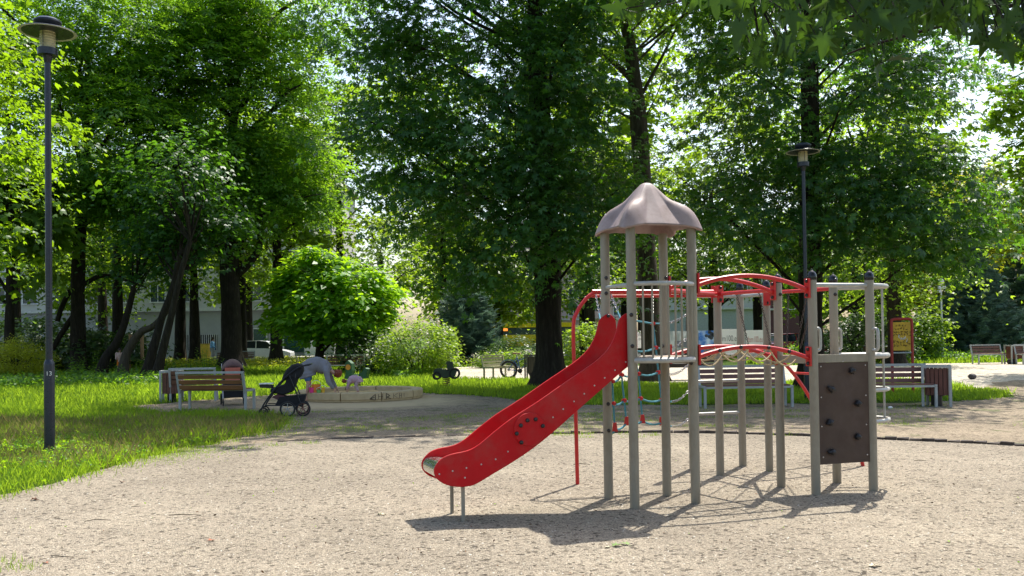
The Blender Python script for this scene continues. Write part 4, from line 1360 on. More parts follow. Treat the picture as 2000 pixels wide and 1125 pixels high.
m2 = MB(); m2.prism([(-0.22, 0.38), (0.22, 0.38), (0.24, 1.0), (0.16, 1.1), (-0.16, 1.1), (-0.24, 1.0)], 0.06, Matrix.Translation((0, 0.16, 0))); m2.build('seat_back', M_black, t)
m2 = MB()
vs, fs = [], []
for i in range(9):
    a = R(-20 + 110 * i / 8)
    for k in range(13):
        b = math.pi * k / 12
        vs.append((0.26 * math.cos(b), 0.18 - 0.38 * math.cos(a) * 1.0, 0.80 + 0.30 * math.sin(b) * (0.55 + 0.45 * math.sin(a)) + 0.02 * i / 8))
for i in range(8):
    for k in range(12):
        fs.append((i * 13 + k, i * 13 + k + 1, (i + 1) * 13 + k + 1, (i + 1) * 13 + k))
m2.add(vs, fs); o = m2.build('hood', M_mauve, t, ang=180); o.modifiers.new('t', 'SOLIDIFY').thickness = 0.02
m2 = MB(); m2.box((0, -0.14, 0.62), (0.36, 0.30, 0.10)); m2.box((0, -0.12, 0.50), (0.40, 0.4, 0.08)); m2.build('seat', M_black, t, smooth=False)
m2 = MB(); m2.tube(smoothpts([(-0.24, 0.0, 0.66), (-0.2, -0.3, 0.68), (0.2, -0.3, 0.68), (0.24, 0, 0.66)], 4), 0.02, 6); m2.build('bumper_bar', mat('grey_frame', (0.3, 0.3, 0.3)), t)
m2 = MB(); m2.box((-0.02, -0.33, 0.76), (0.34, 0.08, 0.30)); m2.box((-0.02, -0.375, 0.86), (0.36, 0.02, 0.12)); o = m2.build('bag', mat('salmon_fabric', (0.5, 0.14, 0.09), 0.85), t, smooth=False)
bv = o.modifiers.new('b', 'BEVEL'); bv.width = 0.02; bv.segments = 2

# ================================================================ SPRING RIDERS
def spring(t_, m, h=0.34, r=0.11):
    m3 = MB(); m3.tube([(r * math.cos(a), r * math.sin(a), 0.03 + h * a / (10 * math.pi)) for a in [10 * math.pi * i / 90 for i in range(91)]], 0.014, 6)
    m3.build('spring', m, t_)
g = G(872, 757)
t = thing('spring_rider', 'tractor shaped spring rider with two round wheels near the thin lamp post', 'spring rider', g, R(0), 'spring riders')
M_dg = mat('dark_green_board', (0.025, 0.045, 0.018), 0.5, 0, 0.2)
spring(t, mat('rust_spring', (0.10, 0.03, 0.02), 0.5), 0.30)
for y in (-0.12, 0.12):
    m2 = MB(); m2.prism([(-0.40, 0.50), (-0.34, 0.40), (-0.18, 0.33), (0.05, 0.31), (0.26, 0.34), (0.34, 0.52), (0.24, 0.56), (0.20, 0.80), (0.02, 0.82), (-0.01, 0.74), (0.03, 0.72), (0.04, 0.56), (-0.12, 0.56), (-0.20, 0.60), (-0.34, 0.60)], 0.02, Matrix.Translation((0, y, 0))); m2.build('side_panel', M_dg, t, smooth=False)
    for cx, rr, cz in ((0.26, 0.145, 0.44), (-0.29, 0.105, 0.38)):
        m2 = MB(); m2.tube([(cx + rr * math.cos(a), y - 0.02, cz + rr * math.sin(a)) for a in [2 * math.pi * i / 24 for i in range(24)]], 0.032, 6, closed=True); m2.build('wheel', M_tyre, t)
m2 = MB(); m2.box((0.12, 0, 0.55), (0.2, 0.26, 0.03)); m2.box((0.06, 0, 0.33), (0.3, 0.24, 0.03)); m2.build('seat', mat('brown_seat', (0.2, 0.08, 0.04), 0.6), t, smooth=False)
m2 = MB(); m2.tube([(-0.1, -0.2, 0.66), (-0.1, 0.2, 0.66)], 0.014, 6); m2.build('handle', M_blackm, t)
m2 = MB(); m2.lathe([(0.2, 0), (0.2, 0.03)], 14); m2.build('base', M_blackm, t)
g = G(684, 762)
t = thing('spring_rider', 'green spring rider with an orange spot behind the person bending at the sandpit', 'spring rider', g + V3((0, 1.2, 0)), R(-18), 'spring riders')
M_gr = mat('green_board', (0.02, 0.09, 0.03), 0.5)
spring(t, mat('rust_spring', (0.10, 0.03, 0.02)), 0.30)
m2 = MB(); m2.prism([(-0.40, 0.30), (-0.16, 0.26), (-0.12, 0.55), (-0.14, 0.78), (-0.26, 0.88), (-0.36, 0.78), (-0.34, 0.5)], 0.2); m2.build('front_panel', M_gr, t, smooth=False)
m2 = MB(); m2.prism([(0.12, 0.28), (0.36, 0.30), (0.42, 0.60), (0.34, 0.64), (0.22, 0.5), (0.12, 0.46)], 0.2); m2.build('back_panel', M_gr, t, smooth=False)
m2 = MB(); m2.box((0, 0, 0.42), (0.3, 0.24, 0.03)); m2.build('seat', M_gr, t, smooth=False)
m2 = MB(); m2.lathe([(0.09, 0), (0.09, 0.01)], 16, Matrix.Translation((-0.25, -0.105, 0.66)) @ Matrix.Rotation(R(90), 4, 'X')); m2.build('spot', mat('orange_spot', (0.7, 0.25, 0.02), 0.5), t)
m2 = MB(); m2.lathe([(0.2, 0), (0.2, 0.03)], 14); m2.build('base', M_blackm, t)

# ================================================================ BICYCLE
g = G(1013, 743)
t = thing('bicycle', 'blue framed bicycle leaning behind the olive bench and the dark bin', 'bicycle', (g.x + 0.15, g.y + 1.0, 0), R(-14))
for x in (-0.52, 0.52):
    wheel(t, (x, 0, 0.34), 0.34, spokes=14, rim_m=mat('wheel_rim_grey', (0.3, 0.3, 0.3), 0.3, 0.6))
M_bike = mat('blue_bike_paint', (0.04, 0.10, 0.35), 0.3)
m2 = MB()
for a, b in (((-0.52, 0.34), (-0.08, 0.30)), ((-0.52, 0.34), (-0.20, 0.78)), ((-0.08, 0.30), (-0.22, 0.88)), ((-0.08, 0.30), (0.34, 0.80)), ((-0.2, 0.66), (0.33, 0.84)), ((0.52, 0.34), (0.32, 0.92))):
    m2.tube([(a[0], 0, a[1]), (b[0], 0, b[1])], 0.017, 6)
m2.build('frame', M_bike, t)
m2 = MB(); m2.prism([(-0.36, 0.90), (-0.06, 0.91), (-0.08, 0.95), (-0.36, 0.97)], 0.13); m2.build('saddle', mat('tan_saddle', (0.3, 0.17, 0.09), 0.6), t)
m2 = MB(); m2.tube([(0.18, -0.27, 1.06), (0.30, -0.15, 1.0), (0.31, 0, 0.97), (0.30, 0.15, 1.0), (0.18, 0.27, 1.06)], 0.013, 6); m2.tube([(0.31, 0, 0.97), (0.32, 0, 0.9)], 0.015, 6); m2.build('handlebar', M_chain, t)
m2 = MB(); m2.tube([(0.36 * math.cos(a) - 0.52, 0, 0.34 + 0.37 * math.sin(a)) for a in [R(10 + 15 * i) for i in range(11)]], 0.014, 6); m2.tube([(0.36 * math.cos(a) + 0.52, 0, 0.34 + 0.37 * math.sin(a)) for a in [R(20 + 15 * i) for i in range(9)]], 0.014, 6); m2.build('mudguard', M_bike, t)
m2 = MB(); m2.lathe([(0.09, -0.01), (0.09, 0.01)], 14, Matrix.Translation((-0.08, -0.05, 0.30)) @ Matrix.Rotation(R(90), 4, 'X')); m2.beam((-0.08, -0.07, 0.3), (-0.02, -0.09, 0.14), 0.02, 0.02); m2.build('crank', M_blackm, t)

# ================================================================ NOTICE BOARD
gA, gB = G(1739, 797), G(1783, 797)
dpt = 22.6
pa, pb = D(1741, 640, dpt), D(1781, 640, dpt)
wN = pb.x - pa.x
t = thing('notice_board', 'red framed notice board with a yellow panel covered in black scribbles', 'notice board', (pa.x, dpt, 0))
M_ored = mat('dull_red_paint', (0.36, 0.03, 0.02), 0.5, 0, 0.15)
z0, z1 = 1.6 + (645 - 693) / F * dpt * -1 * -1, 0
zt = D(1760, 623, dpt).z; zb = D(1760, 686, dpt).z
m2 = MB(); m2.tube(smoothpts([(0, 0, 0), (0, 0, zt * 0.6), (0, 0, zt - 0.10), (0.03, 0, zt - 0.02), (0.12, 0, zt), (wN - 0.12, 0, zt), (wN - 0.03, 0, zt - 0.02), (wN, 0, zt - 0.1), (wN, 0, zt * 0.6), (wN, 0, 0)], 4), 0.036, 8); m2.build('frame', M_ored, t)
m2 = MB(); m2.tube([(0, 0, zb - 0.04), (wN, 0, zb - 0.04)], 0.02, 6); m2.build('cross_bar', M_benchm, t)
m2 = MB(); m2.box((wN / 2, 0, (zt + zb) / 2 - 0.03), (wN - 0.08, 0.02, zt - zb - 0.1)); pn = m2.build('panel', mat('yellow_board', (0.60, 0.36, 0.015), 0.5, 0, 0.12, 8, dirt=(0.2, 0.13, 0.02), da=0.5), t, smooth=False)
rs = random.Random(4)
sb = MB()
hB = zt - zb - 0.14
for (x, z, hh, ww) in [(0.12, .90, .06, .05), (0.2, .90, .06, .05), (0.27, .91, .06, .06), (.34, .9, .05, .05)] + [(0.10 + 0.07 * i, .78, .07, .055) for i in range(5)] + [(0.08 + 0.06 * i, .66, .06, .07) for i in range(7)] + [(0.06 + 0.065 * i, .56 + .02 * (i % 2), .07, .06) for i in range(7)] + [(0.06 + 0.08 * i, .30 - .03 * (i % 3), .09, .08) for i in range(5)] + [(0.08 + 0.07 * i, .14 + .04 * (i % 2), .09, .07) for i in range(6)]:
    pts = [(x + rs.uniform(-.5, .5) * ww, -0.014, zb + 0.04 + z * hB + rs.uniform(-.5, .5) * hh) for _ in range(6)]
    sb.tube(pts, 0.0045, 4)
sb.build('scribble', mat('black_marker', (0.03, 0.025, 0.02), 0.7), pn)
sb = MB()
for x, z in ((.22, .42), (.27, .38), (.33, .44), (.36, .36), (.18, .5)):
    sb.tube([(x + rs.uniform(-.04, .04), -0.015, zb + 0.04 + z * hB + rs.uniform(-.05, .05)) for _ in range(6)], 0.006, 4)
sb.build('white_scribble', M_white, pn)

# ================================================================ CARS
def car(label, loc, rz, paint, wagon=0.0, s=1.0, group='parked cars'):
    t_ = thing('parked_car', label, 'car', loc, rz, group)
    if s != 1.0: t_.scale = (s, s, s)
    L = 4.2
    # stations: x, zlow, zbelt, halfwidth
    sta = [(-2.10, .42, .62, .62), (-2.02, .28, .80, .76), (-1.7, .22, .92, .84), (-1.2, .20, .95, .86), (-.4, .20, .93, .87), (.5, .20, .90, .87), (.95, .20, .86, .86), (1.45, .22, .78, .84), (1.85, .26, .68, .78), (2.06, .34, .56, .64)]
    m3 = MB(); vs, fs = [], []
    for x, zl, zb_, hw in sta:
        vs += [(x, -hw * .94, zl), (x, -hw, (zl + zb_) / 2), (x, -hw * .95, zb_), (x, -hw * .55, zb_ + .035), (x, hw * .55, zb_ + .035), (x, hw * .95, zb_), (x, hw, (zl + zb_) / 2), (x, hw * .94, zl)]
    for i in range(len(sta) - 1):
        for j in range(8):
            fs.append((i * 8 + j, (i + 1) * 8 + j, (i + 1) * 8 + (j + 1) % 8, i * 8 + (j + 1) % 8))
    fs += [tuple(range(8)), tuple(9 * 8 + j for j in range(8))[::-1]]
    m3.add(vs, fs); m3.build('body', paint, t_, ang=45)
    gl = mat('car_glass', (0.02, 0.025, 0.03), 0.08, 0, 0.1, bmp=0)
    cab = [(-1.95 + .25 * (1 - wagon), .93, .93, .72), (-1.55, .93, 1.33, .64), (-1.0, .93, 1.44, .62), (-.2, .93, 1.46, .62), (.35, .92, 1.40, .62), (1.05, .88, .90, .72)]
    m3 = MB(); vs, fs = [], []
    for x, zl, zt_, hw in cab:
        vs += [(x, -.78, zl), (x, -hw, zt_), (x, hw, zt_), (x, .78, zl)]
    for i in range(len(cab) - 1):
        for j in range(4):
            fs.append((i * 4 + j, (i + 1) * 4 + j, (i + 1) * 4 + (j + 1) % 4, i * 4 + (j + 1) % 4))
    fs += [(0, 1, 2, 3), tuple(5 * 4 + j for j in range(4))[::-1]]
    m3.add(vs, fs); m3.build('windows', gl, t_, ang=30)
    m3 = MB(); vs, fs = [], []
    rp = [(-1.78 + .2 * (1 - wagon), 1.06, .70), (-1.55, 1.345, .655), (-1.0, 1.455, .635), (-.2, 1.475, .635), (.35, 1.415, .635), (.48, 1.33, .64)]
    for x, z_, hw in rp: vs += [(x, -hw, z_), (x, hw, z_)]
    for i in range(5): fs.append((2 * i, 2 * i + 1, 2 * i + 3, 2 * i + 2))
    m3.add(vs, fs); o_ = m3.build('roof', paint, t_, ang=40); o_.modifiers.new('t', 'SOLIDIFY').thickness = 0.03
    m3 = MB()
    for sy in (-1, 1):
        for a_, b_ in (((.42, sy * .635, 1.38), (1.05, sy * .77, .90)), ((-.35, sy * .64, 1.44), (-.33, sy * .79, .94)), ((-1.3, sy * .655, 1.38), (-1.45, sy * .79, .94)), ((-1.55, sy * .66, 1.33), (-1.85, sy * .76, .94))):
            m3.beam(a_, b_, .05, .05)
    m3.build('pillars', paint, t_, smooth=False)
    for x in (-1.32, 1.30):
        for y in (-.79, .79):
            m3 = MB(); Mw = Matrix.Translation((x, y, .31)) @ Matrix.Rotation(R(90), 4, 'X')
            m3.lathe([(.22, -.1), (.30, -.1), (.315, -.07), (.315, .07), (.30, .1), (.22, .1)], 20, Mw); w_ = m3.build('wheel', M_tyre, t_)
            m3 = MB(); m3.lathe([(.2, -.105), (.05, -.12), (.05, .12), (.2, .105)], 10, Mw); m3.build('rim', M_steel, w_)
    for y in (-.58, .58):
        m3 = MB(); m3.ball((1.93, y, .60), (.12, .14, .07), 8); m3.build('headlight', mat('headlight', (0.6, 0.6, 0.6), 0.1, 0.3), t_)
        m3 = MB(); m3.ball((-2.0, y * 1.08, .72), (.08, .12, .09), 8); m3.build('tail_light', mat('tail_light', (0.4, 0.02, 0.02), 0.2), t_)
    for y in (-1, 1):
        m3 = MB(); m3.ball((.72, y * .92, .97), (.09, .1, .07), 8); m3.build('mirror', paint, t_)
    return t_
P_white = mat('white_car_paint', (0.72, 0.72, 0.74), 0.25, 0, 0.02, bmp=0, coat=0.5)
P_red = mat('red_car_paint', (0.42, 0.02, 0.03), 0.25, 0, 0.02, bmp=0, coat=0.5)
P_dark = mat('dark_blue_car_paint', (0.03, 0.04, 0.07), 0.25, 0, 0.02, bmp=0, coat=0.5)
P_grey = mat('silver_car_paint', (0.35, 0.37, 0.4), 0.25, 0.3, 0.02, bmp=0, coat=0.5)
car('white hatchback parked on the street behind the two straight trunks at the left', (D(515, 690, 64).x, 64, 0.012), 0, P_white)
car('red car parked behind the banners, seen between the frame posts', (D(1545, 690, 60).x + 0.3, 60, 0), R(12), P_red)
car('dark blue car in the row behind the red car', (D(1530, 690, 72).x, 72, 0.0), R(0), P_dark)
car('silver car in the row behind the red car, farther right', (D(1600, 690, 74).x, 74, 0.0), R(0), P_grey)
car('black car parked behind the white hoarding, left of the picture banner', (D(1330, 690, 66).x, 66, 0.0), R(-20), mat('black_car_paint', (0.012, 0.012, 0.016), 0.25, coat=0.5, bmp=0))
car('silver car parked in front of the grey building at the far left', (D(160, 690, 66).x, 66, 0.012), 0, P_grey)

# ================================================================ BANNERS
def banner(name, label, x0, x1, yt, yb, dep, m):
    a, b = D(x0, yt, dep), D(x1, yt, dep)
    zb_ = D(x0, yb, dep).z
    t_ = thing(name, label, 'banner', (a.x, dep, 0))
    w_ = b.x - a.x
    m3 = MB(); m3.box((w_ / 2, 0, (a.z + zb_) / 2), (w_, 0.004, a.z - zb_)); pnl = m3.build('sheet', m, t_, smooth=False)
    for x in (0, w_):
        m3 = MB(); m3.tube([(x, 0.05, 0), (x, 0.05, a.z + 0.03)], 0.03, 6); m3.build('post', M_benchm, t_)
    return t_, pnl, w_, a.z, zb_
M_ban = mat('white_banner', (0.72, 0.72, 0.72), 0.6, 0, 0.03)
def glowcloth(m):
    n, l = m.node_tree.nodes, m.node_tree.links
    b = n['Principled BSDF']; tr = n.new('ShaderNodeBsdfTranslucent'); ms = n.new('ShaderNodeMixShader')
    src = b.inputs['Base Color'].links[0].from_socket
    l.new(src, tr.inputs[0]); ms.inputs[0].default_value = 0.5
    l.new(b.outputs[0], ms.inputs[1]); l.new(tr.outputs[0], ms.inputs[2]); l.new(ms.outputs[0], n['Material Output'].inputs[0])
glowcloth(M_ban)
M_btx = mat('grey_print', (0.10, 0.11, 0.12), 0.6)
M_btr = mat('red_print', (0.45, 0.12, 0.10), 0.6)
dB = 46.0
t, p_, w_, zt, zb = banner('banner', 'white banner with dark dom100.eu lettering between two frame posts', 1396, 1454, 643, 690, dB, M_ban)
text('dom100.eu', 0.42, M_btx, p_, facing((0.1, -0.006, zt - 0.62)), sx=0.6)
text('DOMY I MIESZKANIA', 0.13, M_btx, p_, facing((0.12, -0.006, zt - 0.83)), sx=0.75)
t, p_, w_, zt, zb = banner('banner', 'white banner with reddish dom100.eu lettering, the rightmost of the hoarding', 1456, 1497, 645, 692, dB, M_ban)
text('dom100.eu', 0.44, M_btr, p_, facing((0.08, -0.006, zt - 0.62)), sx=0.40)
text('DOMY I MIESZKANIA', 0.12, M_btx, p_, facing((0.1, -0.006, zt - 0.82)), sx=0.55)
mb_, nb_, lb_, bb_ = nt('sky_picture_print')
tx = noise(nb_, lb_, 1.3, 5, 0.6, stretch=(1, 1, 1.6))
rx_ = ramp(nb_, [(0.48, (0.10, 0.27, 0.60)), (0.62, (0.62, 0.70, 0.80))])
lb_.new(tx.outputs[0], rx_.inputs[0]); lb_.new(rx_.outputs[0], bb_.inputs['Base Color']); bb_.inputs['Roughness'].default_value = 0.6; glowcloth(mb_)
t, p_, w_, zt, zb = banner('banner', 'picture banner of a blue sky with a dark tree, left of the dom100.eu banners', 1364, 1395, 646, 690, dB, mb_)
m3 = MB()
rs = random.Random(9)
for k in range(14):
    m3.lathe([(rs.uniform(.05, .12), 0), (.04, .004)], 8, Matrix.Translation((w_ - 0.1 - rs.uniform(0, .34), -0.006, zt - 0.05 - rs.uniform(0, .36))) @ Matrix.Rotation(R(90), 4, 'X'))
m3.build('printed_tree', mat('dark_print', (0.05, 0.06, 0.08), 0.7), p_)
m3 = MB(); m3.prism([(0.25, zb), (0.25, zt - .95), (0.5, zt - 0.82), (0.78, zt - .95), (0.78, zb)], 0.006, Matrix.Translation((0, -0.008, 0))); m3.build('printed_house', mat('house_print', (0.28, 0.25, 0.27), 0.7), p_)
t, p_, w_, zt, zb = banner('banner', 'white hoarding with a printed street view behind the tower balusters', 1303, 1350, 647, 690, dB + 2, M_ban)
m3 = MB(); m3.box((w_ * .6, -0.006, zt - .7), (w_ * .6, 0.004, 0.35)); m3.build('printed_panel', mat('house_print', (0.28, 0.25, 0.27), 0.7), p_)
t, p_, w_, zt, zb = banner('sign', 'white sign with the word ending owy beside the tall slim trunk', 1244, 1262, 646, 680, 40, M_ban)
t['category'] = 'sign'
text('part.', 0.19, M_btx, p_, facing((0.04, -0.006, zt - 0.22)), sx=0.8)
text('owy', 0.2, M_btx, p_, facing((0.06, -0.006, zt - 0.42)), sx=0.8)

# ================================================================ BUILDINGS, BUS
def building(label, x0, x1, y, depth, h, storeys, bays, wallm, winm_f, gf=3.6, ground=None, ww=1.3, wh=1.5, balc=False, roofm=None, name='apartment_building'):
    t_ = thing(name, label, 'building', (x0, y, 0))
    W_ = x1 - x0
    m3 = MB(); m3.box((W_ / 2, depth / 2, gf / 2), (W_, depth, gf)); m3.build('ground_floor_wall', ground or wallm, t_, smooth=False)
    m3 = MB(); m3.box((W_ / 2, depth / 2 + 0.1, (gf + h) / 2 + .1), (W_ - 0.2, depth - 0.2, h - gf - .2)); m3.build('wall', wallm, t_, smooth=False)
    m3 = MB(); m3.box((W_ / 2, depth / 2 - 0.15, gf + 0.1), (W_ + .3, depth + 0.3, 0.22)); m3.build('ledge', mat('pale_ledge', (0.55, 0.55, 0.52), 0.7), t_, smooth=False)
    m3 = MB(); m3.box((W_ / 2, depth / 2, h + 0.15), (W_ + .8, depth + 0.8, 0.3)); m3.build('roof', roofm or mat('roof_edge', (0.25, 0.24, 0.23), 0.8), t_, smooth=False)
    fr_ = MB()
    for a_, b_ in (((0, 0, wh / 2), (ww, .08, .08)), ((0, 0, -wh / 2), (ww + .15, .16, .08)), ((-ww / 2, 0, 0), (.08, .08, wh)), ((ww / 2, 0, 0), (.08, .08, wh)), ((0, 0, 0), (.06, .06, wh))):
        fr_.box(a_, b_)
    fme = fr_.mesh('window', winm_f, smooth=False)
    pn_ = MB(); pn_.box((0, 0.03, 0), (ww - .06, .02, wh - .06)); pme = pn_.mesh('pane', mat('window_glass', (0.05, 0.07, 0.08), 0.08, 0, 0.3, 2, 0), smooth=False)
    sh = (h - gf) / storeys
    for s2 in range(storeys):
        for b2 in range(bays):
            x = W_ * (b2 + 0.5) / bays
            o_ = link('window', fme, t_, (x, 0.14, gf + sh * (s2 + 0.55)))
            link('pane', pme, o_)
        if balc:
            for b2 in range(0, bays, 2):
                x = W_ * (b2 + 0.5) / bays
                m4 = MB(); m4.box((x, -0.5, gf + sh * s2 + 0.25), (W_ / bays * .95, 1.3, 0.15)); bo_ = m4.build('balcony', mat('balcony_slab', (0.5, 0.42, 0.38), 0.8), t_, smooth=False)
                m4 = MB(); m4.box((x, -1.12, gf + sh * s2 + 0.75), (W_ / bays * .95, 0.05, 0.85)); m4.build('parapet', mat('pink_parapet', (0.5, 0.36, 0.33), 0.8), bo_, smooth=False)
    return t_, fme, pme
M_gw = mat('grey_render', (0.36, 0.36, 0.37), 0.85, 0, 0.05, 1, 0.1, 20, dirt=(0.25, 0.25, 0.25), da=0.4, ds=0.4)
M_lw = mat('cream_render', (0.52, 0.50, 0.46), 0.85, 0, 0.05, 1, 0.1, 20)
M_wf = mat('white_window_frame', (0.7, 0.7, 0.7), 0.5)
YB = 78.0
bx0, bx1 = D(-350, 650, YB).x, D(652, 650, YB).x
t, fme, pme = building('long grey and cream building across the street behind the left trees', bx0, bx1, YB, 12, 15.5, 4, 16, M_lw, M_wf, gf=4.1, ground=M_gw)
def at_b(px): return D(px, 660, YB).x - bx0
M_bar = mat('white_bars', (0.65, 0.65, 0.65), 0.5)
for px in (165, 268, 370, 408):
    wb_ = MB(); wb_.box((0, 0, 0), (1.5, 0.1, 1.35)); o_ = wb_.build('window', mat('dark_opening', (0.02, 0.02, 0.025), 0.3), t, smooth=False); o_.location = (at_b(px), -0.03, 1.35)
    wb_ = MB()
    for i in range(9): wb_.box((-0.72 + i * 0.18, -0.08, 0), (0.035, 0.03, 1.4))
    wb_.build('bars', M_bar, o_, smooth=False)
M_shop = mat('shop_glass', (0.02, 0.075, 0.065), 0.08, 0, 0.3, 2, 0)
for px, w_, z_, h_ in ((575, 1.75 * 1.0, 1.25, 1.7), (508, 1.1, 1.5, 1.9), (475, 0.9, 1.5, 2.0)):
    wb_ = MB(); wb_.box((0, 0, 0), (w_, 0.1, h_)); o_ = wb_.build('shop_window', M_shop, t, smooth=False); o_.location = (at_b(px), -0.03, z_)
    wb_ = MB()
    for sx_ in (-1, 1): wb_.box((sx_ * (w_ / 2 + .05), -0.05, 0), (0.1, 0.14, h_ + .2))
    wb_.box((0, -0.05, h_ / 2 + .05), (w_ + .2, 0.14, .1)); wb_.build('frame', M_wf, o_, smooth=False)
wb_ = MB(); wb_.box((0, 0, 0), (1.9, 0.12, 0.75)); o_ = wb_.build('shop_sign', mat('white_sign_board', (0.6, 0.62, 0.63), 0.5), t, smooth=False); o_.location = (at_b(575), -0.06, 2.62)
wb_ = MB(); wb_.box((at_b(608), -0.4, 0.9), (0.85, 0.7, 1.8)); wb_.build('white_cabinet', M_white, t, smooth=False)
# yellow box and tree guard
g = D(400, 690, 66)
t = thing('parcel_box', 'yellow box standing on the pavement beside the thick forked trunk', 'box', (g.x, 66, 0.012))
m3 = MB(); m3.box((0, 0, 0.62), (0.75, 0.6, 1.24)); m3.build('body', mat('yellow_paint', (0.7, 0.45, 0.03), 0.5), t, smooth=False)
m3 = MB(); m3.box((0, 0, 1.27), (0.82, 0.66, 0.06)); m3.build('lid', mat('yellow_paint_d', (0.45, 0.27, 0.03), 0.5), t, smooth=False)
t = thing('tree_guard', 'wooden three post tree guard in front of the grey building', 'tree guard', (D(265, 700, 46).x, 46, 0))
for x, y in ((-0.3, 0), (0.25, 0.1), (0.42, -0.1)):
    m3 = MB(); m3.lathe([(0.05, 0), (0.05, 1.95)], 8, Matrix.Translation((x, y, 0))); m3.build('stake', mat('orange_timber', (0.45, 0.26, 0.14), 0.8), t)
m3 = MB(); m3.beam((-0.3, 0, 1.85), (0.42, -0.1, 1.85), 0.04, 0.08); m3.build('rail', mat('orange_timber', (0.45, 0.26, 0.14)), t, smooth=False)
YC = 125.0
c0, c1 = D(880, 640, YC).x, D(1230, 640, YC).x
building('pinkish apartment block with balconies far behind the blue spruce', c0, c1, YC, 12, 16, 5, 8, mat('pink_render', (0.50, 0.38, 0.35), 0.85), M_wf, balc=True)
c0, c1 = D(1270, 640, 105).x, D(1500, 640, 105).x
building('pale low shop building far behind the banners', c0, c1, 105, 10, 8.5, 1, 7, M_lw, M_wf, gf=4.3, ground=mat('pale_shopfront', (0.4, 0.41, 0.42), 0.5), ww=1.3)
c0, c1 = D(1505, 640, 112).x, D(1600, 640, 112).x
building('dark brick building far behind the red car', c0, c1, 112, 10, 12, 2, 4, mat('dark_brick', (0.12, 0.05, 0.05), 0.85), M_wf, gf=4.3)
# bus
YU = 100.0
xb0 = D(938, 640, YU).x
t = thing('bus', 'yellow and dark bus with an orange destination display behind the hedge', 'bus', (xb0, YU, 0))
Lb = D(1120, 640, YU).x - xb0
M_yb = mat('yellow_bus_paint', (0.75, 0.50, 0.01), 0.35)
m3 = MB(); m3.box((Lb / 2, 1.2, 1.0), (Lb, 2.5, 1.3)); m3.build('body', M_yb, t, smooth=False)
m3 = MB(); m3.box((Lb / 2, 1.2, 2.05), (Lb - .1, 2.44, 0.9)); m3.build('windows', mat('window_glass', (0.05, 0.07, 0.08)), t, smooth=False)
m3 = MB(); m3.box((Lb / 2, 1.2, 2.72), (Lb + .1, 2.6, 0.5)); m3.build('roof', M_yb, t, smooth=False)
md_, nd_, ld_, bd_ = nt('lit_display'); bd_.inputs['Base Color'].default_value = (0.8, 0.2, 0.02, 1); bd_.inputs['Emission Color'].default_value = (1, 0.3, 0.05, 1); bd_.inputs['Emission Strength'].default_value = 0.8
m3 = MB(); m3.box((D(985, 640, YU).x - xb0, -0.06, 2.25), (0.75, 0.06, 0.3)); m3.build('display', md_, t, smooth=False)
for x in (1.5, Lb - 1.8):
    m3 = MB(); m3.lathe([(.48, -.12), (.48, .12)], 18, Matrix.Translation((x, 0.1, .48)) @ Matrix.Rotation(R(90), 4, 'X')); m3.build('wheel', M_tyre, t)

# ================================================================ FOLIAGE
def leaflet(a, L, wd, x0=0.0, y0=0.0, droop=0.14, fold=0.05):
    c, s = math.cos(a), math.sin(a)
    f_ = lambda u, v, z: (x0 + u * c - v * s, y0 + u * s + v * c, z)
    return [f_(0, 0, 0), f_(L * 0.62, -wd, fold * L), f_(L, 0, -droop * L), f_(L * 0.62, wd, fold * L)]
def tmpl(kind):
    Q = []
    if kind == 'palm':
        for a, L in ((-1.5, .36), (-.75, .5), (0, .56), (.75, .5), (1.5, .36)):
            Q.append(leaflet(a, L, L * .21, droop=.3))
    elif kind == 'pinn':
        for x in (.18, .5):
            for s in (-1, 1):
                Q.append(leaflet(s * 0.95, .38, .08, x, 0, .15))
        Q.append(leaflet(0, .42, .08, .62, 0, .1))
    elif kind == 'maple':
        for a, L in ((-1.25, .42), (-.62, .55), (0, .62), (.62, .55), (1.25, .42)):
            Q.append(leaflet(a, L, L * .27, droop=.2))
    elif kind == 'tri':
        for a, L in ((-.9, .5), (0, .62), (.9, .5)):
            Q.append(leaflet(a, L, L * .3, droop=.2))
    elif kind == 'ovate':
        Q.append([(0, 0, 0), (.42, -.34, .05), (1, 0, -.16), (.42, .34, .05)])
    elif kind == 'small':
        Q.append([(0, 0, 0), (.5, -.26, .04), (1, 0, -.05), (.5, .26, .04)])
    elif kind == 'needle':
        for a in (-.6, -.2, .2, .6):
            Q.append(leaflet(a, .8, .06, droop=-.05))
    v = np.array([p for q in Q for p in q], dtype=np.float64)
    return v, len(Q)
TM = {k: tmpl(k) for k in ('palm', 'pinn', 'maple', 'tri', 'ovate', 'small', 'needle')}
TRIS = [0]
def leaf_mesh(name, P, N, X, size, kind, m, v):
    T, nq = TM[kind]
    n = len(P)
    N = N / np.linalg.norm(N, axis=1, keepdims=True)
    X = X - N * (X * N).sum(1, keepdims=True)
    X = X / (np.linalg.norm(X, axis=1, keepdims=True) + 1e-9)
    Y = np.cross(N, X)
    sz = size[:, None, None]
    V_ = P[:, None, :] + sz * (T[None, :, 0:1] * X[:, None, :] + T[None, :, 1:2] * Y[:, None, :] + T[None, :, 2:3] * N[:, None, :])
    V_ = V_.reshape(-1, 3)
    nf = n * nq
    TRIS[0] += nf * 2
    return fast_mesh(name, V_, np.arange(nf * 4).reshape(nf, 4), nf, m, v=np.repeat(v, nq))
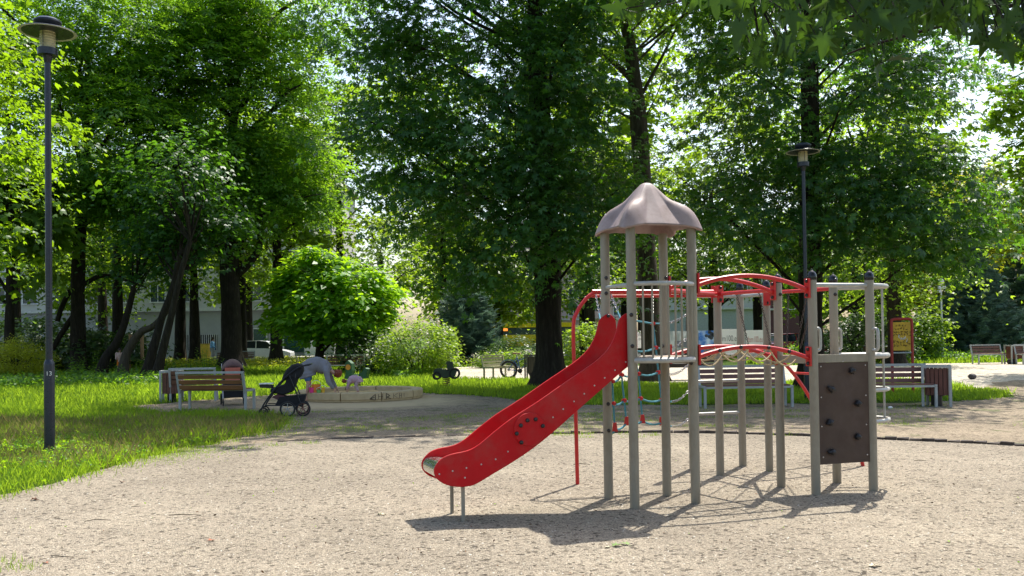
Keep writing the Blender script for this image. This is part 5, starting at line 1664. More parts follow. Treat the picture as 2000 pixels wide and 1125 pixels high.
def clumps(blobs, r_):
    C = []
    for b in blobs:
        cx, cy, cz, rx, ry, rz, n = b[:7]
        lo = b[7] if len(b) > 7 else 0.35
        d = r_.normal(size=(n, 3)); d /= np.linalg.norm(d, axis=1, keepdims=True)
        rad = (lo ** 3 + (1 - lo ** 3) * r_.random(n)) ** (1 / 3)
        rad *= 1 + 0.12 * r_.normal(size=n)
        p = d * rad[:, None] * np.array([rx, ry, rz]) + np.array([cx, cy, cz])
        C.append(np.hstack([p, d]))
    return np.vstack(C)
def crown(parent, blobs, kind, size, m, seed, nleaf=60, cr=0.9, flat=0.32, up_=1.0, name='crown', keep=None, nrm_out=0.35):
    r_ = np.random.default_rng(seed)
    C = clumps(blobs, r_)
    if keep is not None:
        C = C[keep(C)]
    nc = len(C)
    c = np.repeat(C, nleaf, axis=0)
    tone = np.repeat(r_.random(nc) * 0.5, nleaf)
    crs = np.repeat(cr * (0.7 + 0.6 * r_.random(nc)), nleaf)[:, None]
    off = r_.normal(size=(nc * nleaf, 3)) * 0.55
    off[:, 2] *= flat
    hr = np.hypot(off[:, 0], off[:, 1])
    off[:, 2] -= 0.28 * hr ** 2
    # tilt each clump's layer outward-down
    P = c[:, :3] + off * crs
    P[:, 2] -= 0.25 * ((off[:, 0] * c[:, 3] + off[:, 1] * c[:, 4])) * crs[:, 0]
    N = np.zeros_like(P); N[:, 2] = up_
    N += c[:, 3:6] * nrm_out + r_.normal(size=P.shape) * 0.42
    X = off * np.array([1, 1, 0.3]) + r_.normal(size=P.shape) * 0.35 + c[:, 3:6] * 0.4
    sz = size * (0.5 + 0.85 * r_.random(len(P)))
    v = np.clip(tone + r_.random(len(P)) * 0.5, 0, 1)
    me_ = leaf_mesh(name, P, N, X, sz, kind, m, v)
    link(name, me_, parent)
    return C
BK = {}
def bark(name, col, dirt):
    if name in BK: return BK[name]
    m, n, l, b = nt(name)
    t = noise(n, l, 5, 8, 0.7, stretch=(2.5, 2.5, 0.45))
    r = ramp(n, [(0.3, [c * .45 for c in col]), (0.55, col), (0.75, dirt)])
    l.new(t.outputs[0], r.inputs[0]); l.new(r.outputs[0], b.inputs['Base Color'])
    b.inputs['Roughness'].default_value = 0.95
    b.inputs['Specular IOR Level'].default_value = 0.15
    bump(n, l, b, t.outputs[0], 1.0, 0.08)
    BK[name] = m
    return m
BKd = bark('dark_bark', (0.035, 0.028, 0.022), (0.07, 0.065, 0.045))
BKl = bark('lighter_bark', (0.085, 0.068, 0.052), (0.13, 0.12, 0.095))
def trunk_tube(mb_, path, n=12, flare=True, wob=0.0):
    pts = [V3(p[:3]) for p in path]
    rr = [p[3] for p in path]
    P, Rr = [], []
    sp = smoothpts(pts, 5)
    for i, q in enumerate(sp):
        x = i / 5; a = min(int(x), len(rr) - 2); f_ = x - a
        r_ = rr[a] * (1 - f_) + rr[a + 1] * f_
        if flare and q.z < 1.2: r_ *= 1 + 0.55 * (1 - q.z / 1.2) ** 2.5 if q.z > 0 else 1.6
        P.append(q); Rr.append(r_)
    o = len(mb_.v)
    mb_.tube(P, Rr, n)
    for i in range(o, len(mb_.v)):
        v = mb_.v[i]
        c = P[min((i - o) // n, len(P) - 1)]
        d_ = v - c
        k = 1 + 0.07 * math.sin(((i - o) % n) * 2.6 + v.z * 0.7) + 0.05 * math.sin(v.z * 3.1 + i)
        mb_.v[i] = c + d_ * k
def tree(name, label, cat, base, path, blobs, kind, size, lm, bk, seed, nleaf=60, cr=0.9, limbs=24, lr=0.07, group=None, extra=None, keep=None, flat=0.32, name_crown='crown', trunkn=12):
    t_ = thing(name, label, cat, (base[0], base[1], 0), 0, group)
    mb_ = MB(); trunk_tube(mb_, path, trunkn)
    mb_.build('trunk', bk, t_, ang=80)
    for ex in (extra or []):
        mb_ = MB(); trunk_tube(mb_, ex, 9, flare=False); mb_.build('limb', bk, t_, ang=80)
    C = crown(t_, blobs, kind, size, lm, seed, nleaf, cr, keep=keep, flat=flat, name=name_crown)
    if limbs:
        rs_ = random.Random(seed)
        mb_ = MB()
        P = [V3(p[:3]) for p in path]
        idx = rs_.sample(range(len(C)), min(limbs, len(C)))
        for i in idx:
            q = V3(C[i][:3])
            zt_ = max(P[1].z, min(P[-1].z, q.z - 0.55 * math.hypot(q.x - P[-1].x, q.y - P[-1].y) - 0.4))
            s = P[-1] - V3((0, 0, .05))
            for a_, b_ in zip(P[:-1], P[1:]):
                if a_.z <= zt_ <= b_.z + 1e-6:
                    s = a_.lerp(b_, (zt_ - a_.z) / max(1e-6, b_.z - a_.z)); break
            mid = s.lerp(q, 0.5) + V3((rs_.uniform(-.3, .3), rs_.uniform(-.3, .3), rs_.uniform(0.0, .6)))
            m2_ = s.lerp(q, 0.8) + V3((rs_.uniform(-.3, .3), rs_.uniform(-.3, .3), rs_.uniform(0.0, .5)))
            pts = smoothpts([s, mid, m2_, q], 4)
            k = len(pts)
            L_ = (q - s).length
            r0 = lr * min(1.3, 0.35 + L_ / 6)
            mb_.tube(pts, [r0 * (1 - 0.85 * j / (k - 1)) for j in range(k)], 6)
            for _ in range(3):
                a_ = pts[rs_.randint(k // 2, k - 2)]
                e_ = a_ + V3((rs_.gauss(0, .7), rs_.gauss(0, .7), rs_.gauss(0.2, .4)))
                mb_.tube([a_, a_.lerp(e_, .5) + V3((0, 0, .08)), e_], [r0 * .3, r0 * .2, r0 * .06], 4)
        mb_.build('branches', bk, t_, ang=80)
    return t_
# leaf materials (real leaf albedo; the glow comes from translucency)
L_chest = leafmat('chestnut_leaf', (0.015, 0.052, 0.020), (0.040, 0.108, 0.030), (0.15, 0.36, 0.015), 0.42)
L_ash = leafmat('ash_leaf', (0.030, 0.095, 0.014), (0.07, 0.17, 0.022), (0.32, 0.58, 0.020), 0.5)
L_maple = leafmat('maple_leaf', (0.030, 0.090, 0.012), (0.07, 0.15, 0.020), (0.34, 0.56, 0.012), 0.5)
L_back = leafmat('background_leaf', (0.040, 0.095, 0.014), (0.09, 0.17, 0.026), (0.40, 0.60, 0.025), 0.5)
L_cat = leafmat('catalpa_leaf', (0.05, 0.15, 0.010), (0.10, 0.25, 0.018), (0.45, 0.75, 0.015), 0.5)
L_yel = leafmat('yellow_green_leaf', (0.20, 0.24, 0.012), (0.34, 0.37, 0.03), (0.65, 0.68, 0.03), 0.45)
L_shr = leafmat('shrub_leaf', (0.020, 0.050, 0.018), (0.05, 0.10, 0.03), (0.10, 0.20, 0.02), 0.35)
L_spr = leafmat('blue_spruce_needle', (0.08, 0.15, 0.12), (0.18, 0.29, 0.23), (0.14, 0.24, 0.14), 0.3, rough=0.6)
L_flw = leafmat('white_blossom', (0.45, 0.42, 0.36), (0.65, 0.62, 0.52), (0.5, 0.48, 0.35), 0.3)
L_near = leafmat('near_maple_leaf', (0.022, 0.062, 0.010), (0.045, 0.10, 0.018), (0.075, 0.16, 0.010), 0.4)

def tp(*pts): return list(pts)
# --- the two big chestnuts
b = G(1075, 757)
tree('chestnut_tree', 'huge dark chestnut with the thickest trunk, directly behind the red slide', 'tree', b,
     [(0, 0, -.1, .46), (0, 0, 1.2, .42), (-.05, 0, 3.5, .40), (-.1, 0, 7, .34), (-.3, 0, 11, .24), (-.3, 0, 16, .12)],
     [(-2.2, 0, 11.0, 4.3, 4.8, 6.4, 190, .45), (-2.4, -1.6, 5.2, 2.0, 2.2, 2.2, 40, .3), (0.2, -2.6, 4.6, 2.4, 1.8, 1.9, 44, .3), (-4.0, -1.0, 9.5, 1.8, 2.6, 2.4, 26, .3), (.9, -1, 9, 1.5, 3, 4.5, 40, .3), (-.8, -3.0, 8.5, 3.0, 1.4, 3.0, 50, .3), (-5.2, 0, 12.2, 1.4, 2.2, 2.2, 18, .3), (-4.3, -1.2, 7.2, 1.5, 2.0, 1.6, 20, .3), (2.2, -.5, 5.6, 1.3, 1.6, 1.8, 16, .3)],
     'palm', 0.30, L_chest, BKd, 11, 62, 1.0, 26, .055, group='park trees')
_ct = COL.objects['chestnut_tree']
crown(_ct, [(-1.5, -1, 15.6, 6.5, 4.8, 3.0, 92, .2)], 'ovate', .36, L_chest, 111, 70, 1.1, name='upper_shade_crown', keep=lambda C: C[:, 2] > 12.6)  # foliage above the frame, added to shade the path and left lawn
b = D(1585, 700, 24.8)
tree('chestnut_tree', 'large dark chestnut behind the second street lamp at the right', 'tree', (b.x, b.y),
     [(0, 0, -.1, .36), (0, 0, 1.5, .33), (.05, 0, 5, .30), (.1, 0, 9, .22), (.1, 0, 15, .1)],
     [(0.2, 0, 9.6, 3.8, 3.8, 5.6, 190, .45), (3.2, 0, 9.5, 1.4, 2, 1.6, 14, .3), (2.6, -1.0, 4.9, 2.2, 2.0, 1.7, 52, .3), (1.0, 0, 14.0, 3.4, 3, 2.0, 44, .3), (-2.0, 0, 13.0, 2.4, 2.4, 2.4, 36, .3), (-1.9, -1.2, 5.0, 1.6, 1.8, 1.6, 26, .3), (0.3, -1.8, 5.4, 2.4, 1.4, 2.2, 40, .3)],
     'palm', 0.30, L_chest, BKd, 12, 58, 0.95, 24, .05, group='park trees', keep=lambda C: C[:, 2] > 2.9)
# --- tall slim trunk between them
b = G(1276, 744)
tree('maple_tree', 'tall tree with a bare slim trunk rising behind the roofed tower', 'tree', b,
     [(0, 0, -.1, .40), (-.05, 0, 1.5, .34), (-.2, 0, 5, .32), (-.3, 0, 8, .29), (-.55, 0, 11, .22), (-1.1, 0, 14, .10)],
     [(-.8, 0, 16.5, 5.2, 4.5, 5.0, 130, .4), (3.0, 1, 12.4, 2.2, 2, 2.6, 46, .3), (3.4, .5, 14.5, 2.4, 2, 2, 30, .3), (-3.2, 0.5, 12.0, 1.8, 2, 2.0, 24, .3)],
     'palm', 0.32, L_maple, BKl, 13, 58, 1.0, 14, .045, group='park trees',
     extra=[[(-.35, 0, 10.0, .14), (-1.3, 0, 10.9, .09), (-2.4, 0, 11.4, .06), (-3.6, .2, 12.2, .03)], [(-.4, 0, 9.4, .07), (.5, 0, 11, .05), (1.4, 0, 12.8, .02)]])
# --- forked ash at the left
b = D(452, 700, 47)
tree('ash_tree', 'thick forked ash trunk with feathery bright leaves, left of the white car', 'tree', (b.x, b.y),
     [(0, 0, -.1, .62), (0, 0, 2, .52), (-.05, 0, 5.5, .47), (-.1, 0, 9, .32), (.2, 0, 13, .22), (.8, 0, 18, .1)],
     [(0.4, -.5, 13.0, 5.2, 4.4, 6.4, 190, .35), (-3.4, -1, 9.4, 3.0, 3, 2.8, 56, .3), (3.0, -1, 10.0, 2.4, 2.6, 2.6, 44, .3), (1.4, -1.5, 18.6, 5.0, 3, 2.6, 60, .3)],
     'pinn', 0.66, L_ash, BKd, 14, 60, 1.4, 34, .13, group='park trees', keep=lambda C: C[:, 2] > 7.2,
     extra=[[(.1, 0, 4.9, .24), (.8, 0, 5.4, .22), (1.45, 0, 6.3, .19), (1.55, 0, 7.6, .16), (1.3, 0, 9.4, .10)], [(-.3, 0, 10, .2), (-1.3, -.4, 11.1, .15), (-2.6, -.6, 12.6, .10), (-3.8, -1, 13, .05)]])
b = D(152, 700, 44)
tree('maple_tree', 'dark straight trunk behind the near street lamp, left of the leaning trunks', 'tree', (b.x, b.y),
     [(0, 0, -.1, .42), (0, 0, 2, .34), (.1, 0, 6, .3), (.4, 0, 10, .2), (.6, 0, 16, .1)],
     [(1.8, -1.0, 11.4, 4.6, 3.8, 3.8, 120, .4), (0.6, -1.0, 17.0, 5.6, 3.6, 3.4, 120, .35)],
     'pinn', 0.62, L_ash, BKd, 15, 58, 1.4, 26, .10, group='park trees', extra=[[(.05, 0, 4.2, .13), (1.2, -.1, 4.8, .11), (2.3, 0, 4.6, .07), (3.4, 0, 4.2, .03)], [(-.1, 0, 3.0, .14), (-.8, 0, 2.0, .13), (-1.4, 0, .9, .14), (-1.7, 0, -.1, .16)], [(-.05, 0, 4.6, .12), (-.7, 0, 3.5, .12), (-1.0, 0, 2.6, .12)]])
# leaning trunks
def leaning(px0, py0, pts, dep, r, label, seed, blobs, bk=BKd, lm=L_chest):
    b_ = D(px0, py0, dep)
    path = []
    for i, (px, py) in enumerate(pts):
        q = D(px, py, dep)
        path.append((q.x - b_.x, 0, max(-.05, q.z) if i else -.1, r * (1 - 0.5 * i / (len(pts) - 1))))
    tree('leaning_tree', label, 'tree', (b_.x, dep), path, blobs, 'tri', 0.30, lm, bk, seed, 60, 1.2, 10, .06, group='park trees')
leaning(196, 716, [(196, 735), (205, 702), (226, 672), (240, 640), (252, 600), (262, 560)], 40, .22, 'dark trunk leaning right, leftmost of the leaning trunks', 21, [(2.0, .5, 6.0, 1.9, 2.0, 1.9, 26, .2)])
leaning(240, 720, [(238, 735), (244, 700), (258, 670), (276, 648), (300, 636), (330, 600), (352, 540)], 38, .20, 'pale curved trunk bowing to the right among the leaning trunks', 22, [(2.6, 1.5, 6.6, 2.0, 2.0, 1.6, 26, .2)], bk=BKl)
leaning(290, 720, [(284, 735), (294, 700), (305, 660), (316, 620), (338, 560), (350, 500)], 37, .21, 'dark leaning trunk just left of the other thin straight leaning one', 23, [(1.2, 2, 7.2, 2.4, 2.2, 2.4, 34, .2)])
leaning(308, 724, [(303, 738), (314, 700), (326, 650), (336, 610), (352, 540), (372, 470)], 36, .19, 'rightmost of the leaning trunks, thin and dark', 24, [(0.6, 1, 8.6, 2.4, 2.2, 2.0, 30, .2)])
for px, dep, r, lab, sd, bl in ((352, 56, .33, 'dark straight trunk in front of the barred windows', 31, [(0, 0, 10.5, 4, 4, 4.5, 64, .3)]),
                       (540, 53, .34, 'straight trunk in front of the white car, right of the forked ash', 32, [(0.2, 1, 11.0, 3.2, 3.2, 5.0, 56, .3)]),
                       (18, 40, .2, 'thin dark trunk at the far left edge behind the yellow bush', 33, [(-1, 1, 7.6, 3.6, 3, 3.4, 70, .3)])):
    b = D(px, 700, dep)
    tree('maple_tree', lab, 'tree', (b.x, dep), [(0, 0, -.1, r * 1.2), (0, 0, 2, r), (.1, 0, 6, r * .8), (0, 0, 12, r * .4)], bl, 'tri', 0.56, L_back, BKd, sd, 56, 1.2, 16, .08, group='park trees')
# extreme left bright maple close to the lamp
tree('maple_tree', 'bright sunlit maple whose leaves fill the left edge behind the near lamp', 'tree', (-16.2, 25), [(0, 0, -.1, .3), (0, 0, 2, .25), (0, 0, 7, .16), (0, 0, 11, .07)],
     [(0.0, 0, 8.0, 2.9, 3.4, 5.6, 150, .4)], 'tri', 0.27, L_maple, BKd, 34, 74, .9, 24, .07, group='park trees')
# catalpa
b = D(626, 700, 41)
tree('catalpa_tree', 'small round catalpa with glowing bright green crown in the middle of the lawn', 'tree', (b.x, 41),
     [(-.08, 0, -.1, .22), (-.04, 0, .8, .19), (.05, 0, 1.6, .17), (.1, 0, 2.6, .12)],
     [(.5, 0, 3.55, 2.75, 2.4, 1.8, 230, .72), (.9, -.8, 2.3, 2.2, 1.4, .8, 36, .3), (-.2, 0, 5.1, 1.0, 1.2, .7, 16, .3), (1.9, -.4, 2.4, 1.3, 1.3, 1.3, 34, .3)],
     'ovate', 0.29, L_cat, BKd, 41, 60, .60, 16, .06, flat=.3)
# right side trees
tree('maple_tree', 'dark maple leaning in at the right edge above the far benches', 'tree', (19.2, 31), [(0, 0, -.1, .3), (0, 0, 3, .25), (-.2, 0, 8, .16), (-.4, 0, 12, .07)],
     [(0.0, 0, 6.8, 2.2, 3, 3.0, 70, .3), (-.6, 0, 12.2, 1.8, 3, 2.0, 30, .2), (-2.0, 0, 9.6, 1.0, 1.5, .7, 8, .2)], 'maple', 0.32, L_maple, BKd, 42, 56, .9, 26, .07, group='park trees')
tree('yellow_tree', 'yellow green tree glowing behind the spruces at the right', 'tree', (28.4, 55), [(0, 0, -.1, .3), (0, 0, 4, .25), (0, 0, 10, .1)],
     [(0, 0, 8.4, 2.7, 2.7, 3.4, 100, .4), (-1.6, 1, 5, 2, 2, 2, 40, .3)], 'tri', 0.36, L_yel, BKd, 43, 60, 1.1, 10)
far = [(-52, 84, 6.5, 10, 'rearmost background tree at the far left behind the lawn'), (-43, 92, 6, 10, 'background tree above the far left weeds'), (-34, 70, 5.0, 9, 'background tree behind the near street lamp pole'),
       (-27, 90, 6.5, 11, 'background tree above the left end of the grey building'), (-20, 68, 4.0, 12, 'background tree above the barred windows'), (-6.5, 88, 4, 9, 'background tree above and behind the catalpa'),
       (-1, 70, 3.6, 5.6, 'low background tree above the blue spruce and bus'), (4.5, 52, 3.0, 5.6, 'sunlit background tree seen through the net arch'), (10.6, 53, 3.2, 6.0, 'sunlit background tree seen above the arched bridge'),
       (13.2, 58, 4.0, 6.5, 'background tree just left of the second street lamp'), (10.5, 66, 3.4, 8.0, 'taller background tree showing right of the roofed tower'), (17.5, 41, 3.2, 5.2, 'lit background tree above the right tower platform'),
       (21.5, 56, 4.0, 6.2, 'background tree above the yellow notice board'), (27.5, 66, 4.2, 6, 'background tree above the white lamp post'), (30, 90, 5, 8, 'distant background tree left of the yellow green one'),
       (44, 84, 6, 9, 'distant background tree behind the tall cut off spruce'), (54, 70, 6, 9, 'background tree at the far right edge'), (41, 58, 4.0, 5, 'low background tree right of the broad spruce'), (31, 45, 3.0, 5, 'background tree hanging over the far bench at the right edge'),
       (-11.5, 60, 4.6, 13, 'tall background tree filling the gap between the ash and the big chestnut'), (-5, 66, 4.4, 14, 'tall background tree directly behind the left half of the big chestnut'), (2.2, 60, 4.4, 12, 'tall background tree behind the thick chestnut trunk'), (-17.5, 58, 4, 15, 'tall background tree behind the forked ash crown'), (12.8, 57, 3.4, 10.5, 'background tree rising between the slim trunk and the second lamp'), (20.5, 52, 3.6, 11, 'tall background tree right of the second chestnut'), (17, 62, 5, 14, 'tallest background tree behind the second chestnut'), (-26.5, 58, 5, 10, 'broad background tree low behind the pale curved leaning trunk'), (-22, 50, 3.6, 9.5, 'background tree crown just above the leaning trunks'), (7.6, 60, 2.6, 9.5, 'tall background tree whose crown shows left of the second chestnut'), (-31, 56, 4.6, 15, 'tall background tree above the straight left trunk'), (5.4, 68, 3.8, 17.5, 'tall background tree directly behind the bare slim trunk'), (10.4, 72, 4.0, 18, 'tall background tree seen in the gap right of the slim trunk'), (25.5, 62, 4.4, 14.5, 'tall background tree left of the right edge opening'), (33.5, 76, 4.6, 14, 'farthest tall background tree at the right edge'), (-7.6, 52, 3.0, 6.4, 'background tree just right of and behind the catalpa crown'), (-19.5, 55, 3.4, 7.6, 'background tree hanging over the grey building windows')]
for i, (x, y, r, h, lab) in enumerate(far):
    side = 'left' if x < -10 else ('right' if x > 16 else 'middle')
    tree('background_tree', lab, 'tree', (x, y), [(0, 0, -.1, .35), (0, 0, 3, .3), (0, 0, h, .12)],
         [(0, 0, h, r, r * .9, h * .62, int(46 + r * r * 2.2), .3)], 'tri' if y < 59 else 'ovate', (0.27 if y < 59 else 0.13 + y * 0.0042), L_back, BKd, 60 + i, 50 if y < 59 else 100, 1.15, 10, .06, keep=(lambda C: C[:, 2] > 3.4) if 0 < x < 16 else None, group=side + ' background trees')

# conifers
def spruce(label, x, y, h, r, seed, m=L_spr, n=34, size=0.44, z0=0.25):
    t_ = thing('spruce_tree', label, 'tree', (x, y, 0))
    mb_ = MB(); mb_.tube([(0, 0, -.1), (0, 0, h * .5), (0, 0, h)], [.13, .08, .02], 8); mb_.build('trunk', BKd, t_)
    r_ = np.random.default_rng(seed)
    P, N, X = [], [], []
    bb = MB()
    lev = np.linspace(z0, h * .97, n)
    for z in lev:
        R_ = r * (1 - (z / h)) ** .85 * (0.85 + .3 * r_.random()) + .08
        nb = int(7 + 9 * (1 - z / h))
        a0 = r_.random() * 6.28
        for k in range(nb):
            a = a0 + 6.283 * k / nb + r_.normal() * .15
            L_ = R_ * (0.75 + .4 * r_.random())
            d = np.array([math.cos(a), math.sin(a), 0])
            s_ = max(4, int(L_ / 0.17))
            for q in np.linspace(.15, 1, s_):
                zz = z - .16 * L_ * math.sin(q * 3.0) + .10 * q * q * L_
                c0 = d * q * L_ + np.array([0, 0, zz])
                for sd in (-1, 0, 1):
                    P.append(c0 + r_.normal(size=3) * .03)
                    side = np.array([-d[1], d[0], 0]) * sd
                    X.append(d + side * .9 + np.array([0, 0, .15]) + r_.normal(size=3) * .15)
                    N.append(np.array([0, 0, 1.0]) + r_.normal(size=3) * .35 - d * .2)
            if k % 2 == 0:
                e = d * L_
                bb.tube([(0, 0, z + .05), (e[0], e[1], z)], [.02, .006], 4)
    P, N, X = map(np.array, (P, N, X))
    link('crown', leaf_mesh('crown', P, N, X, size * (0.6 + .7 * r_.random(len(P))), 'needle', m, r_.random(len(P))), t_)
    bb.build('branches', BKd, t_)
b = D(912, 700, 50)
spruce('blue spruce behind the thin grey lamp post and the flowering bush', b.x, 50, 5.6, 2.3, 71)
b = D(1908, 700, 52)
spruce('broad blue spruce behind the far bench on the plaza edge', b.x, 52, 6.4, 3.0, 72)
b = D(1990, 700, 58)
spruce('tall dark blue spruce cut by the right edge of the picture', b.x + .8, 58, 12.0, 3.2, 73, n=30, size=.6)
b = D(1870, 700, 56)
spruce('smaller spruce just left of the broad blue one', b.x, 58, 4.0, 2.0, 74, n=24)

# shrubs
def shrub(label, px, dep, rx, h, seed, m=L_shr, kind='small', size=.13, n=90, nl=60, flowers=0, ry=None, name='shrub', cr=.35, x=None):
    X0 = x if x is not None else D(px, 690, dep).x
    t_ = thing(name, label, 'bush', (X0, dep, 0))
    ry = ry or rx
    nl2, sz2 = (int(nl * .55), size * 1.1) if kind == 'tri' else (nl, size)
    C = crown(t_, [(0, 0, h * .48, rx, ry, h * .52, n, .6)], kind, sz2, m, seed, nl2, cr, flat=.6, name='foliage', keep=lambda C: C[:, 2] > .05)
    if flowers:
        crown(t_, [(0, 0, h * .5, rx * 1.04, ry * 1.04, h * .54, flowers, .9)], 'tri', .11, L_flw, seed + 1, 12, .2, flat=.8, name='blossom', keep=lambda C: (C[:, 2] > h * .25) & (C[:, 4] < .5))
    rs_ = random.Random(seed)
    mb_ = MB()
    for _ in range(9):
        a_ = rs_.uniform(0, 6.28)
        mb_.tube([(0.1 * math.cos(a_), .1 * math.sin(a_), -.02), (rx * .4 * math.cos(a_), ry * .4 * math.sin(a_), h * .45), (rx * .6 * math.cos(a_), ry * .6 * math.sin(a_), h * .75)], [.03, .02, .006], 5)
    mb_.build('stems', BKd, t_)
shrub('large bush covered with white blossom beside the catalpa', 818, 37, 1.65, 2.35, 81, m=L_back, n=170, flowers=42)
shrub('dark green bush directly behind and right of the catalpa trunk', 722, 39, 1.6, 1.8, 82, n=120)
shrub('bright yellow green rounded bush at the left edge of the lawn', 30, 37, 1.22, 1.75, 83, m=L_yel, n=130, size=.09, nl=80)
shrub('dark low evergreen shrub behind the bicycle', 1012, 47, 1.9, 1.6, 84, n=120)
shrub('rose bushes with pink flowers behind the bench and bicycle', 990, 44.5, 1.7, .8, 85, m=L_back, n=60, flowers=26, ry=.6)
shrub('light green shrub on the lawn edge beside the notice board', 1797, 46, 1.5, 2.6, 86, m=L_back, kind='tri', size=.22, n=90)
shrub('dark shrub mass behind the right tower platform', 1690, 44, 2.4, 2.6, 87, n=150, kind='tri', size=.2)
shrub('light green shrub beside the net arch', 1140, 42, 1.2, 2.2, 88, m=L_back, kind='tri', size=.2, n=60)
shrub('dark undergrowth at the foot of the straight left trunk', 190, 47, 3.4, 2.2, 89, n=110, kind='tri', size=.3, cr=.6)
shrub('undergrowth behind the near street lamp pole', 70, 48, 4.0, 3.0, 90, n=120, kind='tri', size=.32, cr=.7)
shrub('small bright green hedge beside the red car', 1562, 50, .8, .9, 91, m=L_cat, n=30)
shrub('low dark hedge behind the broad spruce and far benches', 1960, 55, 5.5, 1.6, 92, n=150, kind='tri', size=.3, cr=.6)
shrub('dark hedge beyond the plaza behind the light green shrub', 1800, 60, 5, 3.0, 93, n=150, kind='tri', size=.35, cr=.7)
# leafy weeds on the left lawn
def weed(label, px, py, h, seed, grp='tall weeds at the back of the left lawn'):
    g_ = G(px, py)
    t_ = thing('weed', label, 'plant', g_, 0, grp)
    rs_ = random.Random(seed); r_ = np.random.default_rng(seed)
    mb_ = MB(); P, N, X = [], [], []
    for s_ in range(rs_.randint(3, 6)):
        ox, oy = rs_.uniform(-.35, .35), rs_.uniform(-.3, .3)
        hh = h * rs_.uniform(.55, 1)
        lean = rs_.uniform(-.15, .15)
        mb_.tube([(ox, oy, 0), (ox + lean * .5, oy, hh * .5), (ox + lean, oy, hh)], [.012, .01, .004], 5)
        for k in range(int(hh / .05)):
            z = hh * (k + 1) / int(hh / .05)
            a_ = k * 2.4
            P.append((ox + lean * z / hh, oy, z)); X.append((math.cos(a_), math.sin(a_), .35)); N.append((-math.cos(a_) * .4, -math.sin(a_) * .4, 1))
    P, N, X = map(np.array, (P, N, X))
    link('leaves', leaf_mesh('leaves', P, N.astype(float), X.astype(float), .24 * (1.15 - .6 * P[:, 2] / h), 'small', L_ash, r_.random(len(P))), t_)
    mb_.build('stems', mat('weed_stem', (0.12, 0.16, 0.05), 0.7), t_)
ORD = ['first', 'second', 'third', 'fourth', 'fifth', 'sixth', 'seventh', 'eighth', 'ninth', 'tenth', 'eleventh', 'twelfth', 'thirteenth', 'fourteenth', 'fifteenth', 'sixteenth', 'seventeenth', 'eighteenth', 'nineteenth', 'last']
for i, (px, py, h) in enumerate(sorted([(120, 735, 1.2), (148, 733, 1.0), (168, 738, .8), (193, 732, 1.3), (215, 736, .7), (110, 722, 1.3), (92, 724, 1.2), (285, 734, 1.0), (232, 742, .6), (330, 726, .8), (395, 726, 1.2), (418, 730, .9), (372, 732, .7), (55, 738, .6), (178, 746, .6), (350, 735, .6), (262, 740, .6), (140, 745, .6), (405, 738, .7), (440, 736, .6)])):
    weed(('tall' if h > .9 else 'low') + ' leafy weed at the back of the left lawn, ' + ORD[i] + ' from the left', px, py, h, 200 + i)

# low flowering ground cover (uncountable)
def scatter_cover(name, poly, n, h, m, kind, size, seed, hump=0.0):
    r_ = np.random.default_rng(seed)
    A = np.array(poly); lo, hi = A.min(0), A.max(0)
    P = r_.random((n * 3, 2)) * (hi - lo) + lo
    P = P[inpoly(P, poly)][:n]
    P3 = np.hstack([P, (r_.random((len(P), 1)) ** 1.3) * h])
    N = r_.normal(size=P3.shape) * .6 + np.array([0, -.3, 1])
    X = r_.normal(size=P3.shape)
    me_ = leaf_mesh(name, P3, N, X, size * (.6 + .8 * r_.random(len(P3))), kind, m, r_.random(len(P3)))
    tag(link(name, me_), 'low ' + name.replace('_', ' ') + ' covering the back of the lawn', None, kind='stuff')
scatter_cover('yellow_ground_cover', [(-24, 47), (-6, 47), (-5, 60), (-30, 60)], 22000, .45, L_yel, 'small', .13, 301)
scatter_cover('white_flowered_weeds', [(-22, 30), (-12.5, 31), (-13, 36), (-26, 38)], 9000, .38, L_ash, 'small', .13, 302)
scatter_cover('grass_verge_plants', [(16, 43.2), (46, 44.5), (48, 50), (14, 50)], 12000, .4, L_ash, 'small', .16, 303)
scatter_cover('rose_bed_leaves', [(-5.5, 37.5), (-4.2, 33.5), (-3.2, 36), (-4.4, 46.5), (-7, 47)], 4000, .3, L_ash, 'small', .12, 304)

